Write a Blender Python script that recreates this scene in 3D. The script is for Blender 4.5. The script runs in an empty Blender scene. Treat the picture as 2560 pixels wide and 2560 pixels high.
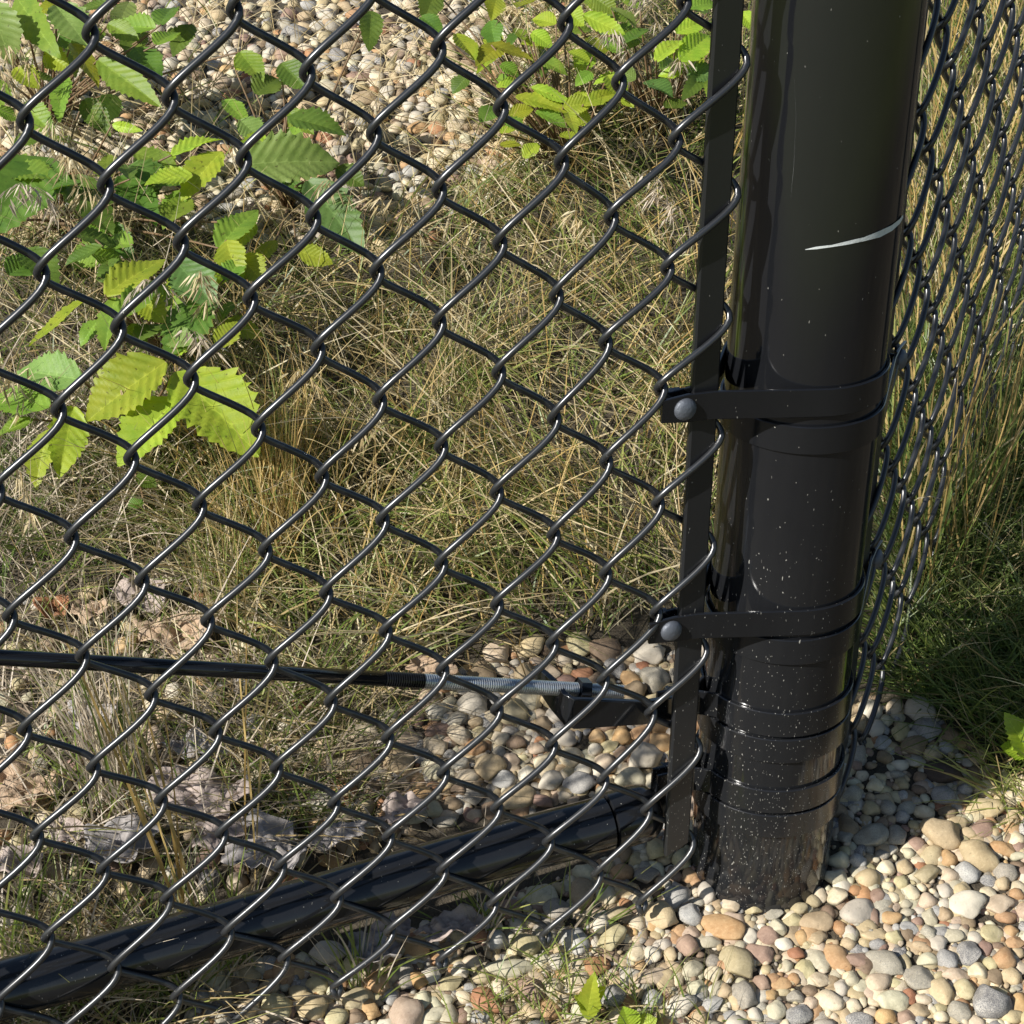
import bpy, math, random
import numpy as np
from mathutils import Vector, Matrix, noise

# ------------------------------------------------------------------ camera, world, sun, exposure
S = bpy.context.scene
COL = S.collection
rng = random.Random(7)
nr = np.random.default_rng(11)
Z0 = 0.56                                            # photogrammetric origin is a mesh knot; ground at the post is z = 0
CAM_R = np.array([[0.935327, -0.353607, 0.011228],   # image right
                  [-0.159350, -0.449408, -0.878999], # image down
                  [0.315866, 0.820363, -0.476691]])  # forward
CAM_P = np.array([-0.47902, -0.98811, 0.35199 + Z0])
FPX = 5000.0                                         # focal length in photograph pixels (2560 wide)
cam_d = bpy.data.cameras.new('camera'); cam = bpy.data.objects.new('camera', cam_d); COL.objects.link(cam)
cam_d.sensor_width = 36.0; cam_d.lens = FPX / 2560 * 36.0; cam_d.clip_start = 0.02; cam_d.clip_end = 500
m = Matrix.Identity(4)
for r in range(3):
    m[r][0] = CAM_R[0][r]; m[r][1] = -CAM_R[1][r]; m[r][2] = -CAM_R[2][r]; m[r][3] = CAM_P[r]
cam.matrix_world = m
S.camera = cam

SUN_AZ, SUN_EL = math.radians(14.0), math.radians(34.0)   # light travels towards +x, a little towards +y
w = bpy.data.worlds.new('World'); S.world = w; w.use_nodes = True
nt = w.node_tree
sky = nt.nodes.new('ShaderNodeTexSky'); sky.sky_type = 'NISHITA'; sky.sun_disc = False
sky.sun_elevation = SUN_EL
L = Vector((math.cos(SUN_AZ) * math.cos(SUN_EL), math.sin(SUN_AZ) * math.cos(SUN_EL), -math.sin(SUN_EL)))
sky.sun_rotation = math.atan2(-L.x, -L.y)
sky.air_density = 1.0; sky.dust_density = 0.6
bg = nt.nodes['Background']; bg.inputs['Strength'].default_value = 0.072
nt.links.new(sky.outputs[0], bg.inputs[0])
sd = bpy.data.lights.new('sun', 'SUN'); sd.energy = 5.0; sd.angle = math.radians(0.53); sd.color = (1.0, 0.965, 0.91)
sun = bpy.data.objects.new('sun', sd); COL.objects.link(sun); sun.rotation_euler = L.to_track_quat('-Z', 'Y').to_euler()
sun.location = (-4, -1, 4)
S.view_settings.view_transform = 'Standard'; S.view_settings.look = 'None'
S.view_settings.exposure = 0.52; S.view_settings.gamma = 1.0
S.render.engine = 'CYCLES'

# ------------------------------------------------------------------ pixel helpers
def ray(u, v):
    d = CAM_R.T @ np.array([(u - 1280) / FPX, (v - 1280) / FPX, 1.0]); return d / np.linalg.norm(d)
def on_y(u, v, y): d = ray(u, v); return CAM_P + d * (y - CAM_P[1]) / d[1]
def sat(x, lim): return lim * math.tanh(x / lim)
def ground(x, y):
    g = 0.0924 * sat(x - 0.1, 3.0) + 0.207 * sat(y + 0.02, 2.2)
    g += 0.008 * noise.noise(Vector((x * 4, y * 4, 0.3))) + 0.02 * noise.noise(Vector((x * 1.1, y * 1.1, 5.3))) - 0.004
    return g
GN = Vector((-0.0924, -0.207, 1)).normalized()
def px(u, v, h=0.0):                                  # pixel -> point h above the ground surface
    d = ray(u, v); t = 1.3
    for _ in range(30):
        p = CAM_P + d * t
        t += (p[2] - ground(p[0], p[1]) - h) / (-d[2] + 0.25)
    return CAM_P + d * t
def mpp(p): return float((np.array(p) - CAM_P) @ CAM_R[2]) / FPX   # metres per photograph pixel at a point
def to_px(p):
    q = CAM_R @ (np.array(p) - CAM_P); return 1280 + FPX * q[0] / q[2], 1280 + FPX * q[1] / q[2]
def inpoly(poly, x, y):
    c = False; n = len(poly); j = n - 1
    for i in range(n):
        xi, yi = poly[i]; xj, yj = poly[j]
        if (yi > y) != (yj > y) and x < (xj - xi) * (y - yi) / (yj - yi) + xi: c = not c
        j = i
    return c
def sample_poly(poly, n, r=None):
    r = r or rng
    xs = [p[0] for p in poly]; ys = [p[1] for p in poly]; out = []
    while len(out) < n:
        x, y = r.uniform(min(xs), max(xs)), r.uniform(min(ys), max(ys))
        if inpoly(poly, x, y): out.append((x, y))
    return out

# ------------------------------------------------------------------ object helpers
def mesh_obj(name, verts, faces, mat=None, parent=None, smooth=True, mats=None, midx=None):
    me = bpy.data.meshes.new(name)
    me.from_pydata([tuple(map(float, v)) for v in verts], [], [tuple(map(int, f)) for f in faces])
    for mm in (mats or ([mat] if mat else [])): me.materials.append(mm)
    if midx is not None: me.polygons.foreach_set('material_index', np.array(midx, dtype=np.int32))
    if smooth: me.polygons.foreach_set('use_smooth', np.ones(len(me.polygons), dtype=bool))
    me.update()
    o = bpy.data.objects.new(name, me); COL.objects.link(o)
    if parent: o.parent = parent
    return o
def smooth_by_angle(o, deg=35):
    me = o.data
    me.polygons.foreach_set('use_smooth', np.ones(len(me.polygons), dtype=bool))
    ca = math.cos(math.radians(deg))
    import bmesh
    bm = bmesh.new(); bm.from_mesh(me)
    for e in bm.edges:
        if len(e.link_faces) == 2 and e.link_faces[0].normal.dot(e.link_faces[1].normal) < ca: e.smooth = False
    bm.to_mesh(me); bm.free()
def empty(name, loc=(0, 0, 0)):
    o = bpy.data.objects.new(name, None); COL.objects.link(o); o.location = loc; o.empty_display_size = 0.05
    return o
def tag(o, label=None, cat=None, group=None, kind=None):
    if label: o['label'] = label
    if cat: o['category'] = cat
    if group: o['group'] = group
    if kind: o['kind'] = kind
    return o
def at(o, loc):                                       # move the origin of a world-space mesh to loc
    o.data.transform(Matrix.Translation(-Vector(loc))); o.location = loc
    return o

class MB:
    def __init__(s): s.v = []; s.f = []
    def add(s, v, f):
        n = len(s.v); s.v += [tuple(map(float, x)) for x in v]; s.f += [tuple(i + n for i in q) for q in f]
    def box(s, c, size, M=None):
        x, y, z = [q / 2 for q in size]
        v = [Vector((a * x, b * y, d * z)) for a in (-1, 1) for b in (-1, 1) for d in (-1, 1)]
        if M: v = [M @ q for q in v]
        s.add([q + Vector(c) for q in v], [(0, 1, 3, 2), (4, 6, 7, 5), (0, 4, 5, 1), (2, 3, 7, 6), (0, 2, 6, 4), (1, 5, 7, 3)])
    def tube(s, pts, rad, n=8, cap=True, closed=False):
        P = np.array(pts, float); N = len(P)
        R = np.full(N, rad) if np.isscalar(rad) else np.array(rad, float)
        T = np.gradient(P, axis=0); T /= np.linalg.norm(T, axis=1)[:, None] + 1e-12
        u = np.cross(T[0], [0.3, 0.1, 1]);
        if np.linalg.norm(u) < 1e-6: u = np.cross(T[0], [1, 0, 0])
        u /= np.linalg.norm(u); V = []
        for k in range(N):
            u = u - T[k] * (u @ T[k]); u /= np.linalg.norm(u); w_ = np.cross(T[k], u)
            for q in range(n):
                a = 2 * math.pi * q / n; V.append(P[k] + R[k] * (math.cos(a) * u + math.sin(a) * w_))
        F = []
        for k in range(N - 1):
            for q in range(n):
                q2 = (q + 1) % n; F.append((k * n + q, k * n + q2, (k + 1) * n + q2, (k + 1) * n + q))
        if cap: F.append(tuple(range(n - 1, -1, -1))); F.append(tuple((N - 1) * n + q for q in range(n)))
        s.add(V, F)
    def build(s, name, mat, parent=None, smooth=True, ang=None):
        o = mesh_obj(name, s.v, s.f, mat, parent, smooth)
        if ang: smooth_by_angle(o, ang)
        return o

# ------------------------------------------------------------------ materials
def new_mat(name):
    mt = bpy.data.materials.new(name); mt.use_nodes = True
    n = mt.node_tree; b = n.nodes['Principled BSDF']
    return mt, n, b
def nd(n, t, **kw):
    x = n.nodes.new(t)
    for k, v in kw.items():
        if k in x.inputs.keys() if hasattr(x.inputs, 'keys') else False: x.inputs[k].default_value = v
        else: setattr(x, k, v)
    return x
def ramp(n, stops, fac=None):
    r = n.nodes.new('ShaderNodeValToRGB'); e = r.color_ramp.elements
    while len(e) < len(stops): e.new(0.5)
    for q, (p, c) in zip(e, stops): q.position = p; q.color = (*c, 1) if len(c) == 3 else c
    if fac is not None: n.links.new(fac, r.inputs[0])
    return r
def math_n(n, op, a, b=None, clamp=False):
    x = n.nodes.new('ShaderNodeMath'); x.operation = op; x.use_clamp = clamp
    for i, q in enumerate((a, b)):
        if q is None: continue
        if isinstance(q, (int, float)): x.inputs[i].default_value = q
        else: n.links.new(q, x.inputs[i])
    return x.outputs[0]
def mixc(n, f, a, b, mode='MIX'):
    x = n.nodes.new('ShaderNodeMix'); x.data_type = 'RGBA'; x.blend_type = mode
    for i, q in ((0, f), (6, a), (7, b)):
        if isinstance(q, (int, float)): x.inputs[i].default_value = q
        elif isinstance(q, tuple): x.inputs[i].default_value = (*q, 1)
        else: n.links.new(q, x.inputs[i])
    return x.outputs[2]
def noise_n(n, vec, scale, detail=3, rough=0.5):
    x = n.nodes.new('ShaderNodeTexNoise'); x.inputs['Scale'].default_value = scale
    x.inputs['Detail'].default_value = detail; x.inputs['Roughness'].default_value = rough
    if vec is not None: n.links.new(vec, x.inputs['Vector'])
    return x.outputs[0]

def black_paint(name, rough, base=(0.0065, 0.007, 0.0085), specks=1.0, film=0.5, wear=0.0, spec=0.5):
    """black coated steel with a dust film, pale clippings that thicken near the ground and fine scuffs"""
    mt, n, b = new_mat(name)
    geo = n.nodes.new('ShaderNodeNewGeometry'); pos = geo.outputs['Position']
    sep = n.nodes.new('ShaderNodeSeparateXYZ'); n.links.new(pos, sep.inputs[0])
    low = n.nodes.new('ShaderNodeMapRange'); n.links.new(sep.outputs[2], low.inputs[0])
    low.inputs[1].default_value = 0.42; low.inputs[2].default_value = 0.02; low.inputs[3].default_value = 0.0; low.inputs[4].default_value = 1.0
    low = low.outputs[0]
    # clippings: stretched voronoi cells, a random share of them pale
    mp = n.nodes.new('ShaderNodeMapping'); n.links.new(pos, mp.inputs[0]); mp.inputs['Scale'].default_value = (1, 0.8, 0.45); mp.inputs['Rotation'].default_value = (0.5, 0.3, 0.2)
    wob = n.nodes.new('ShaderNodeTexNoise'); wob.inputs['Scale'].default_value = 160
    n.links.new(mp.outputs[0], wob.inputs['Vector'])
    add = n.nodes.new('ShaderNodeVectorMath'); add.operation = 'MULTIPLY_ADD'
    n.links.new(wob.outputs[1], add.inputs[0]); add.inputs[1].default_value = (0.006,) * 3; n.links.new(mp.outputs[0], add.inputs[2])
    vo = n.nodes.new('ShaderNodeTexVoronoi'); vo.inputs['Scale'].default_value = 980; n.links.new(add.outputs[0], vo.inputs['Vector'])
    near = math_n(n, 'LESS_THAN', vo.outputs['Distance'], 0.27)
    sc = n.nodes.new('ShaderNodeSeparateColor'); n.links.new(vo.outputs['Color'], sc.inputs[0])
    thr = math_n(n, 'ADD', math_n(n, 'MULTIPLY', math_n(n, 'POWER', low, 2.2), 0.34 * specks), 0.006 * specks)
    pick = math_n(n, 'LESS_THAN', sc.outputs[0], thr)
    spk = math_n(n, 'MULTIPLY', near, pick)
    fl = noise_n(n, pos, 38, 5, 0.65)
    mp2 = n.nodes.new('ShaderNodeMapping'); n.links.new(pos, mp2.inputs[0]); mp2.inputs['Scale'].default_value = (1, 1, 0.06)
    st = noise_n(n, mp2.outputs[0], 170, 4, 0.7)
    film_f = math_n(n, 'MULTIPLY', math_n(n, 'ADD', math_n(n, 'MULTIPLY', fl, 0.55), math_n(n, 'MULTIPLY', st, 0.6)),
                    math_n(n, 'ADD', math_n(n, 'MULTIPLY', low, 0.045 * film), 0.013 * film))
    c = mixc(n, film_f, base, (0.26, 0.265, 0.26))
    if wear:
        wn = noise_n(n, pos, 240, 5, 0.75)
        c = mixc(n, math_n(n, 'MULTIPLY', math_n(n, 'GREATER_THAN', wn, 0.66), wear), c, (0.22, 0.22, 0.22))
    c = mixc(n, math_n(n, 'MULTIPLY', spk, math_n(n, 'ADD', math_n(n, 'MULTIPLY', sc.outputs[1], 0.5), 0.08)), c, (0.50, 0.48, 0.42))
    n.links.new(c, b.inputs['Base Color'])
    rr = math_n(n, 'ADD', math_n(n, 'MULTIPLY', film_f, 1.3), rough)
    rr = math_n(n, 'ADD', rr, math_n(n, 'MULTIPLY', spk, 0.4), True)
    n.links.new(rr, b.inputs['Roughness'])
    b.inputs['Specular IOR Level'].default_value = spec
    bp = n.nodes.new('ShaderNodeBump'); bp.inputs['Strength'].default_value = 0.25; bp.inputs['Distance'].default_value = 0.0006
    hh = math_n(n, 'ADD', spk, math_n(n, 'MULTIPLY', noise_n(n, pos, 25, 2), 0.35)); n.links.new(hh, bp.inputs['Height']); n.links.new(bp.outputs[0], b.inputs['Normal'])
    return mt
M_POST = black_paint('gloss_black_paint', 0.07, film=0.8, spec=0.6)
M_BAND = black_paint('satin_black_band', 0.17, specks=1.2, film=0.8)
M_BAR = black_paint('satin_black_bar', 0.30, base=(0.009, 0.0095, 0.011), specks=0.9, film=1.1)
M_WIRE = black_paint('black_coated_wire', 0.28, base=(0.014, 0.015, 0.017), specks=0.12, film=1.2, wear=0.15, spec=0.7)
M_RAIL = black_paint('gloss_black_rail', 0.10, specks=0.12, film=0.7)

def simple(name, col, rough=0.6, metal=0.0, bump=0, bscale=300):
    mt, n, b = new_mat(name)
    geo = n.nodes.new('ShaderNodeNewGeometry')
    f = noise_n(n, geo.outputs['Position'], bscale * 0.6, 4, 0.6)
    c = mixc(n, f, tuple(q * 0.7 for q in col), tuple(min(1, q * 1.25) for q in col)); n.links.new(c, b.inputs['Base Color'])
    b.inputs['Roughness'].default_value = rough; b.inputs['Metallic'].default_value = metal
    if bump:
        bp = n.nodes.new('ShaderNodeBump'); bp.inputs['Strength'].default_value = bump; bp.inputs['Distance'].default_value = 0.0008
        n.links.new(noise_n(n, geo.outputs['Position'], bscale, 4), bp.inputs['Height']); n.links.new(bp.outputs[0], b.inputs['Normal'])
    return mt
M_BOLT = simple('dull_zinc_bolt', (0.10, 0.11, 0.13), 0.5, 0.35, 0.6, 500)
M_ZINC = simple('zinc_thread', (0.62, 0.65, 0.68), 0.33, 0.9, 0, 600)
M_SCUFF = simple('white_scuff', (0.50, 0.53, 0.52), 0.6, 0, 0.5, 900)

def ground_mat():
    mt, n, b = new_mat('sandy_soil')
    geo = n.nodes.new('ShaderNodeNewGeometry'); pos = geo.outputs['Position']
    f1 = noise_n(n, pos, 9, 6, 0.6); f2 = noise_n(n, pos, 140, 4, 0.7); f3 = noise_n(n, pos, 600, 3, 0.6)
    c = ramp(n, [(0.3, (0.022, 0.016, 0.010)), (0.5, (0.045, 0.035, 0.022)), (0.75, (0.12, 0.10, 0.065))], math_n(n, 'ADD', math_n(n, 'MULTIPLY', f1, 0.5), math_n(n, 'MULTIPLY', f2, 0.5))).outputs[0]
    c = mixc(n, math_n(n, 'MULTIPLY', f3, 0.25), c, (0.18, 0.15, 0.10))
    ln = n.nodes.new('ShaderNodeVectorMath'); ln.operation = 'LENGTH'; n.links.new(pos, ln.inputs[0])
    far = n.nodes.new('ShaderNodeMapRange'); n.links.new(ln.outputs['Value'], far.inputs[0]); far.inputs[1].default_value = 1.6; far.inputs[2].default_value = 2.4
    g = ramp(n, [(0.3, (0.07, 0.10, 0.02)), (0.5, (0.14, 0.16, 0.04)), (0.7, (0.24, 0.21, 0.08))], noise_n(n, pos, 22, 6, 0.7)).outputs[0]
    c = mixc(n, far.outputs[0], c, g); n.links.new(c, b.inputs['Base Color']); b.inputs['Roughness'].default_value = 0.95
    bp = n.nodes.new('ShaderNodeBump'); bp.inputs['Strength'].default_value = 0.8; bp.inputs['Distance'].default_value = 0.004
    n.links.new(math_n(n, 'ADD', f2, math_n(n, 'MULTIPLY', f3, 0.5)), bp.inputs['Height']); n.links.new(bp.outputs[0], b.inputs['Normal'])
    return mt

# ------------------------------------------------------------------ ground: one sheet, fine near the post, out to the horizon
def make_ground():
    ax = sorted(set([round(-1.5 + 0.04 * k, 4) for k in range(91)] + [s_ * q for q in (2.6, 3.5, 5, 7, 10, 15, 25, 45, 80, 150) for s_ in (-1, 1)]))
    V = []; n = len(ax)
    for y in ax:
        for x in ax: V.append((x, y, ground(x, y)))
    F = [(j * n + i, j * n + i + 1, (j + 1) * n + i + 1, (j + 1) * n + i) for j in range(n - 1) for i in range(n - 1)]
    tag(mesh_obj('ground', V, F, ground_mat()), kind='structure')
make_ground()

# ------------------------------------------------------------------ corner post
PC = np.array([0.1086, 0.0240]); PR = 0.04995; LEAN = (0.0040, -0.0019)
def post_c(z): return PC + np.array(LEAN) * (z - Z0)
DR = np.array([math.cos(math.radians(44.68)), math.sin(math.radians(44.68))]); NRm = np.array([DR[1], -DR[0]])
PANEL = {'left': (np.array([-1.0, 0.0]), np.array([0.0, -1.0])), 'right': (DR, NRm)}
post = empty('corner_post', (PC[0], PC[1], 0))
tag(post, 'thick glossy black round corner post with stacked steel bands at its base', 'fence post')
def local(o, parent):                                   # world-space mesh under a parent that is only translated
    o.parent = parent; o.matrix_parent_inverse = Matrix.Translation(-parent.location); return o
def make_pipe():
    zs = [-0.12, -0.02, 0.0] + [0.02 + 0.04 * k for k in range(36)]; n = 96; V = []; F = []
    for z in zs:
        c = post_c(z)
        for q in range(n):
            a = 2 * math.pi * q / n; r = PR + 0.00025 * noise.noise(Vector((math.cos(a) * 1.2, math.sin(a) * 1.2, z * 7)))
            V.append((c[0] + r * math.cos(a), c[1] + r * math.sin(a), z))
    for k in range(len(zs) - 1):
        for q in range(n): q2 = (q + 1) % n; F.append((k * n + q, k * n + q2, (k + 1) * n + q2, (k + 1) * n + q))
    F.append(tuple((len(zs) - 1) * n + q for q in range(n)))
    return local(mesh_obj('pipe', V, F, M_POST), post)
make_pipe()
def scuff(pts, wd, name='scuff_mark'):
    V = []; F = []
    for k, (u, v, wt) in enumerate(pts):
        for s_ in (-1, 1):
            d = ray(u, v + s_ * wd * wt); z = 0.4
            for _ in range(6):
                c = post_c(z); o = CAM_P[:2] - c; A = d[:2] @ d[:2]; B = 2 * o @ d[:2]; r = PR + 0.0007; D = o @ o - r * r
                t = (-B - math.sqrt(max(B * B - 4 * A * D, 0))) / (2 * A); X = CAM_P + t * d; z = X[2]
            V.append(X)
        if k: F.append((2 * k - 2, 2 * k - 1, 2 * k + 1, 2 * k))
    local(mesh_obj(name, V, F, M_SCUFF), post)
scuff([(2013, 624, .15), (2040, 620, .7), (2080, 615, .6), (2120, 607, 1.0), (2160, 598, 1.1), (2200, 585, 1.8), (2230, 570, 1.6), (2250, 553, 1.3), (2258, 540, .9)], 4.5)
scuff([(1986, 200, .2), (1990, 300, .6), (1984, 420, .6), (1977, 495, .1)], 1.1)

def band(z, panel, kind, bar_q, ends=True):
    """flat steel strap round the post; 'tension': legs sandwich the tension bar, 'brace': two short flanges"""
    d, nn = PANEL[panel]; c = post_c(z); r = PR + 0.0015; th = 0.0024; H = 0.0188
    def W(p, q): return c + p * d + q * nn
    path = []
    if kind == 'tension':
        pe, pk = 0.1125, 0.079
        front = [(pe, bar_q + 0.0046), (pk, bar_q + 0.0062)]
        rear = [(pk - 0.004, bar_q - 0.0062), (pe - 0.004, bar_q - 0.0046)]
        def tang(p0, sgn):
            D = math.hypot(*p0); al = math.atan2(p0[1], p0[0]); return al + sgn * math.acos(r / D)
        t0, t1 = tang(front[1], 1), tang(rear[0], -1)
        path = [front[0], ((front[0][0] + front[1][0]) / 2, bar_q + 0.0050), front[1]]
    else:
        fl, g = 0.088, 0.0042
        front = [(fl, g), (PR + 0.010, g)]; rear = [(PR + 0.010, -g), (fl, -g)]
        t0 = math.asin((g + 0.007) / r); t1 = -t0; path = list(front)
    n = 44
    for k in range(n + 1):
        a = t0 + (t1 + 2 * math.pi - t0) * k / n; path.append((r * math.cos(a), r * math.sin(a)))
    path += rear
    P = np.array(path); T = np.gradient(P, axis=0); T /= np.linalg.norm(T, axis=1)[:, None]; N = np.c_[T[:, 1], -T[:, 0]]
    V = []; F = []; bev = 0.0005
    prof = [(-1, -1 + .05), (-1, 1 - .05), (-.6, 1), (.6, 1), (1, 1 - .05), (1, -1 + .05), (.6, -1), (-.6, -1)]
    m_ = len(prof)
    for k in range(len(P)):
        endk = 0.80 if (kind == 'tension' and k in (0, len(P) - 1)) else 1.0
        for (a, b_) in prof:
            q = P[k] + N[k] * a * th / 2; w2 = W(*q); V.append((w2[0], w2[1], z + b_ * H / 2 * endk))
    for k in range(len(P) - 1):
        for q in range(m_): q2 = (q + 1) % m_; F.append((k * m_ + q, (k + 1) * m_ + q, (k + 1) * m_ + q2, k * m_ + q2))
    F.append(tuple(range(m_))); F.append(tuple((len(P) - 1) * m_ + q for q in range(m_ - 1, -1, -1)))
    o = mesh_obj('tension_band' if kind == 'tension' else 'brace_band', V, F, M_BAND); smooth_by_angle(o, 32)
    local(o, post)
    # carriage bolt and nut through the legs
    bp = 0.0975 if kind == 'tension' else 0.074; q0 = bar_q if kind == 'tension' else 0.0
    off = 0.0062 if kind == 'tension' else 0.0056
    def disc(rs, q_list, n=18, hexa=False):
        b_ = MB(); V = []; F = []; nn_ = 6 if hexa else n
        for rr, qq in zip(rs, q_list):
            for k in range(nn_):
                a = 2 * math.pi * k / nn_; w2 = W(bp + rr * math.cos(a), q0 + qq); V.append((w2[0], w2[1], z + rr * math.sin(a)))
        for i in range(len(rs) - 1):
            for k in range(nn_): k2 = (k + 1) % nn_; F.append((i * nn_ + k, i * nn_ + k2, (i + 1) * nn_ + k2, (i + 1) * nn_ + k))
        F.append(tuple((len(rs) - 1) * nn_ + k for k in range(nn_))); F.append(tuple(range(nn_ - 1, -1, -1)))
        return V, F
    V, F = disc([.0040, .0074, .0073, .0064, .0048, .0026, .0008], [off - .001, off, off + .0008, off + .0022, off + .0033, off + .0040, off + .0042])
    bo = mesh_obj('bolt_head', V, F, M_BOLT if kind == 'tension' else M_BAND); bo.parent = o
    V, F = disc([.0072, .0074, .0074, .0066], [-off, -off - .0006, -off - .0058, -off - .0064], hexa=True)
    nu = mesh_obj('nut', V, F, M_BAND, smooth=False); nu.parent = o
    V, F = disc([.0033, .0033, .0028], [off, -off - .0115, -off - .0125], n=12)
    sh = mesh_obj('bolt_shank', V, F, M_BAND); sh.parent = o
    return o
QL, QR = 0.0240, 0.0324
for z in (-0.1683, -0.3256): band(Z0 + z, 'left', 'tension', QL)
for z in (-0.1943, -0.3484): band(Z0 + z, 'right', 'tension', QR)
for z in (-0.4057, -0.4688): band(Z0 + z, 'left', 'brace', 0)
for z in (-0.4270, -0.4896): band(Z0 + z, 'right', 'brace', 0)
for z in (0.20, 0.46): band(Z0 + z, 'left', 'tension', QL); band(Z0 + z - 0.022, 'right', 'tension', QR)

# ------------------------------------------------------------------ chain-link meshes: every wire is a part
A_D, B_D = 0.072, 0.07798; SKEW = 0.0924; WR = 0.00222; RHO = 0.0050; DEL = 0.0024
KN = {0: (0, [(1689, 345), (1668.6, 665.8), (1652, 966), (1645, 1255), (1640, 1528), (1627, 1779), (1617, 2022), (1603, 2256)]),
 1: (-1, [(1548, 199), (1528, 539), (1513.5, 851), (1515.5, 1150), (1514, 1431), (1509, 1697), (1508, 1948), (1493, 2184)]),
 2: (-2, [(1413.6, 52), (1404, 400), (1391, 735), (1386, 1043), (1384, 1334), (1381, 1605), (1379, 1861), (1371, 2102), (1363, 2335)]),
 3: (-1, [(1252, 266), (1250, 604), (1247, 927), (1242, 1227), (1242, 1508), (1242, 1771), (1242, 2017), (1232, 2258)]),
 4: (-2, [(1096, 117), (1098, 472), (1098, 802), (1103, 1113), (1103, 1406), (1106, 1672), (1108, 1930), (1106, 2174), (1104, 2398)]),
 5: (-1, [(935, 330), (942, 676), (949, 999), (956.5, 1297), (964, 1575), (969, 1843), (971, 2089), (974, 2328)]),
 6: (-2, [(768, 179), (783, 542), (795, 870), (805, 1190), (815, 1481), (827, 1752), (835, 2007), (842, 2243), (840, 2465)]),
 7: (-3, [(586, 22), (609, 395), (626, 745), (646, 1071), (663, 1374), (678, 1652), (691, 1918), (701, 2164), (710, 2395)]),
 8: (-2, [(425, 243), (452, 604), (477, 946), (499, 1262), (519, 1550), (539, 1829), (554, 2082), (569, 2330)]),
 9: (-3, [(226, 82), (263, 462), (296, 817), (328, 1145), (355, 1451), (378, 1737), (402, 2000), (417, 2246)]),
 10: (-2, [(62, 301), (104, 681), (147, 1024), (179, 1344), (206, 1640), (233.5, 1918), (258, 2174)]),
 11: (5, [(25, 1540), (62, 1824), (92, 2089), (119, 2343)])}
DISP = {}
for i, (j0, l) in KN.items():
    for k, (u, v) in enumerate(l):
        p = on_y(u, v, 0.0); j = j0 + 2 * k
        DISP[(i, j)] = (p[0] + i * A_D / 2, p[2] - (Z0 - j * B_D / 2 - SKEW * i * A_D / 2))
def knot_left(i, j):                                   # i counts columns away from the post (to the left)
    if (i, j) in DISP: dx, dz = DISP[(i, j)]
    else:
        near = [DISP[q] for q in ((i, j - 2), (i, j + 2), (i - 1, j - 1), (i - 1, j + 1), (i + 1, j - 1), (i + 1, j + 1)) if q in DISP]
        dx, dz = (np.mean(near, axis=0) * 0.7 if near else (0.0008 * math.sin(i * 3.1 + j * 1.7), 0.0008 * math.cos(i * 2.3 + j)))
    if i == -1: dx = 0.0005
    return np.array([-i * A_D / 2 + dx, Z0 - j * B_D / 2 - SKEW * i * A_D / 2 + dz])
RB = np.array([0.2008, 0.0697]); RZ = Z0 - 0.0257
def knot_right(i, j):                                  # i counts columns away from the post along the right-hand run
    return np.array([i * A_D / 2 + 0.0012 * math.sin(i * 2.7 + j * 1.3), RZ - j * B_D * 1.0047 / 2 + 0.2114 * i * A_D / 2 + 0.0012 * math.cos(i * 1.9 + j * 2.1)])
def wire_path(KRt, KLf, j_first, j_last, right_first):
    """flattened helix through alternating right and left apexes; returns (u, front-depth, z)"""
    pts = []; j = j_first; right = right_first; NS = 13
    while j < j_last:
        a = KRt(j) if right else KLf(j); b = KLf(j + 1) if right else KRt(j + 1)
        du = (DEL if right else -DEL)
        ua, ub = a[0] + du, b[0] - du
        for k in range(NS):
            th = math.pi * k / NS; c = 0.5 * (1 - math.cos(th))
            tz = th / math.pi + (-0.07) * math.sin(2 * th) / math.pi
            dep = RHO * math.sin(th) ** 0.62 * (1 if right else -1)
            pts.append((ua + (ub - ua) * c, dep, a[1] + (b[1] - a[1]) * tz))
        right = not right; j += 1
    e = KRt(j) if right else KLf(j); pts.append((e[0] + (DEL if right else -DEL), 0.0, e[1]))
    return pts, right
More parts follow.
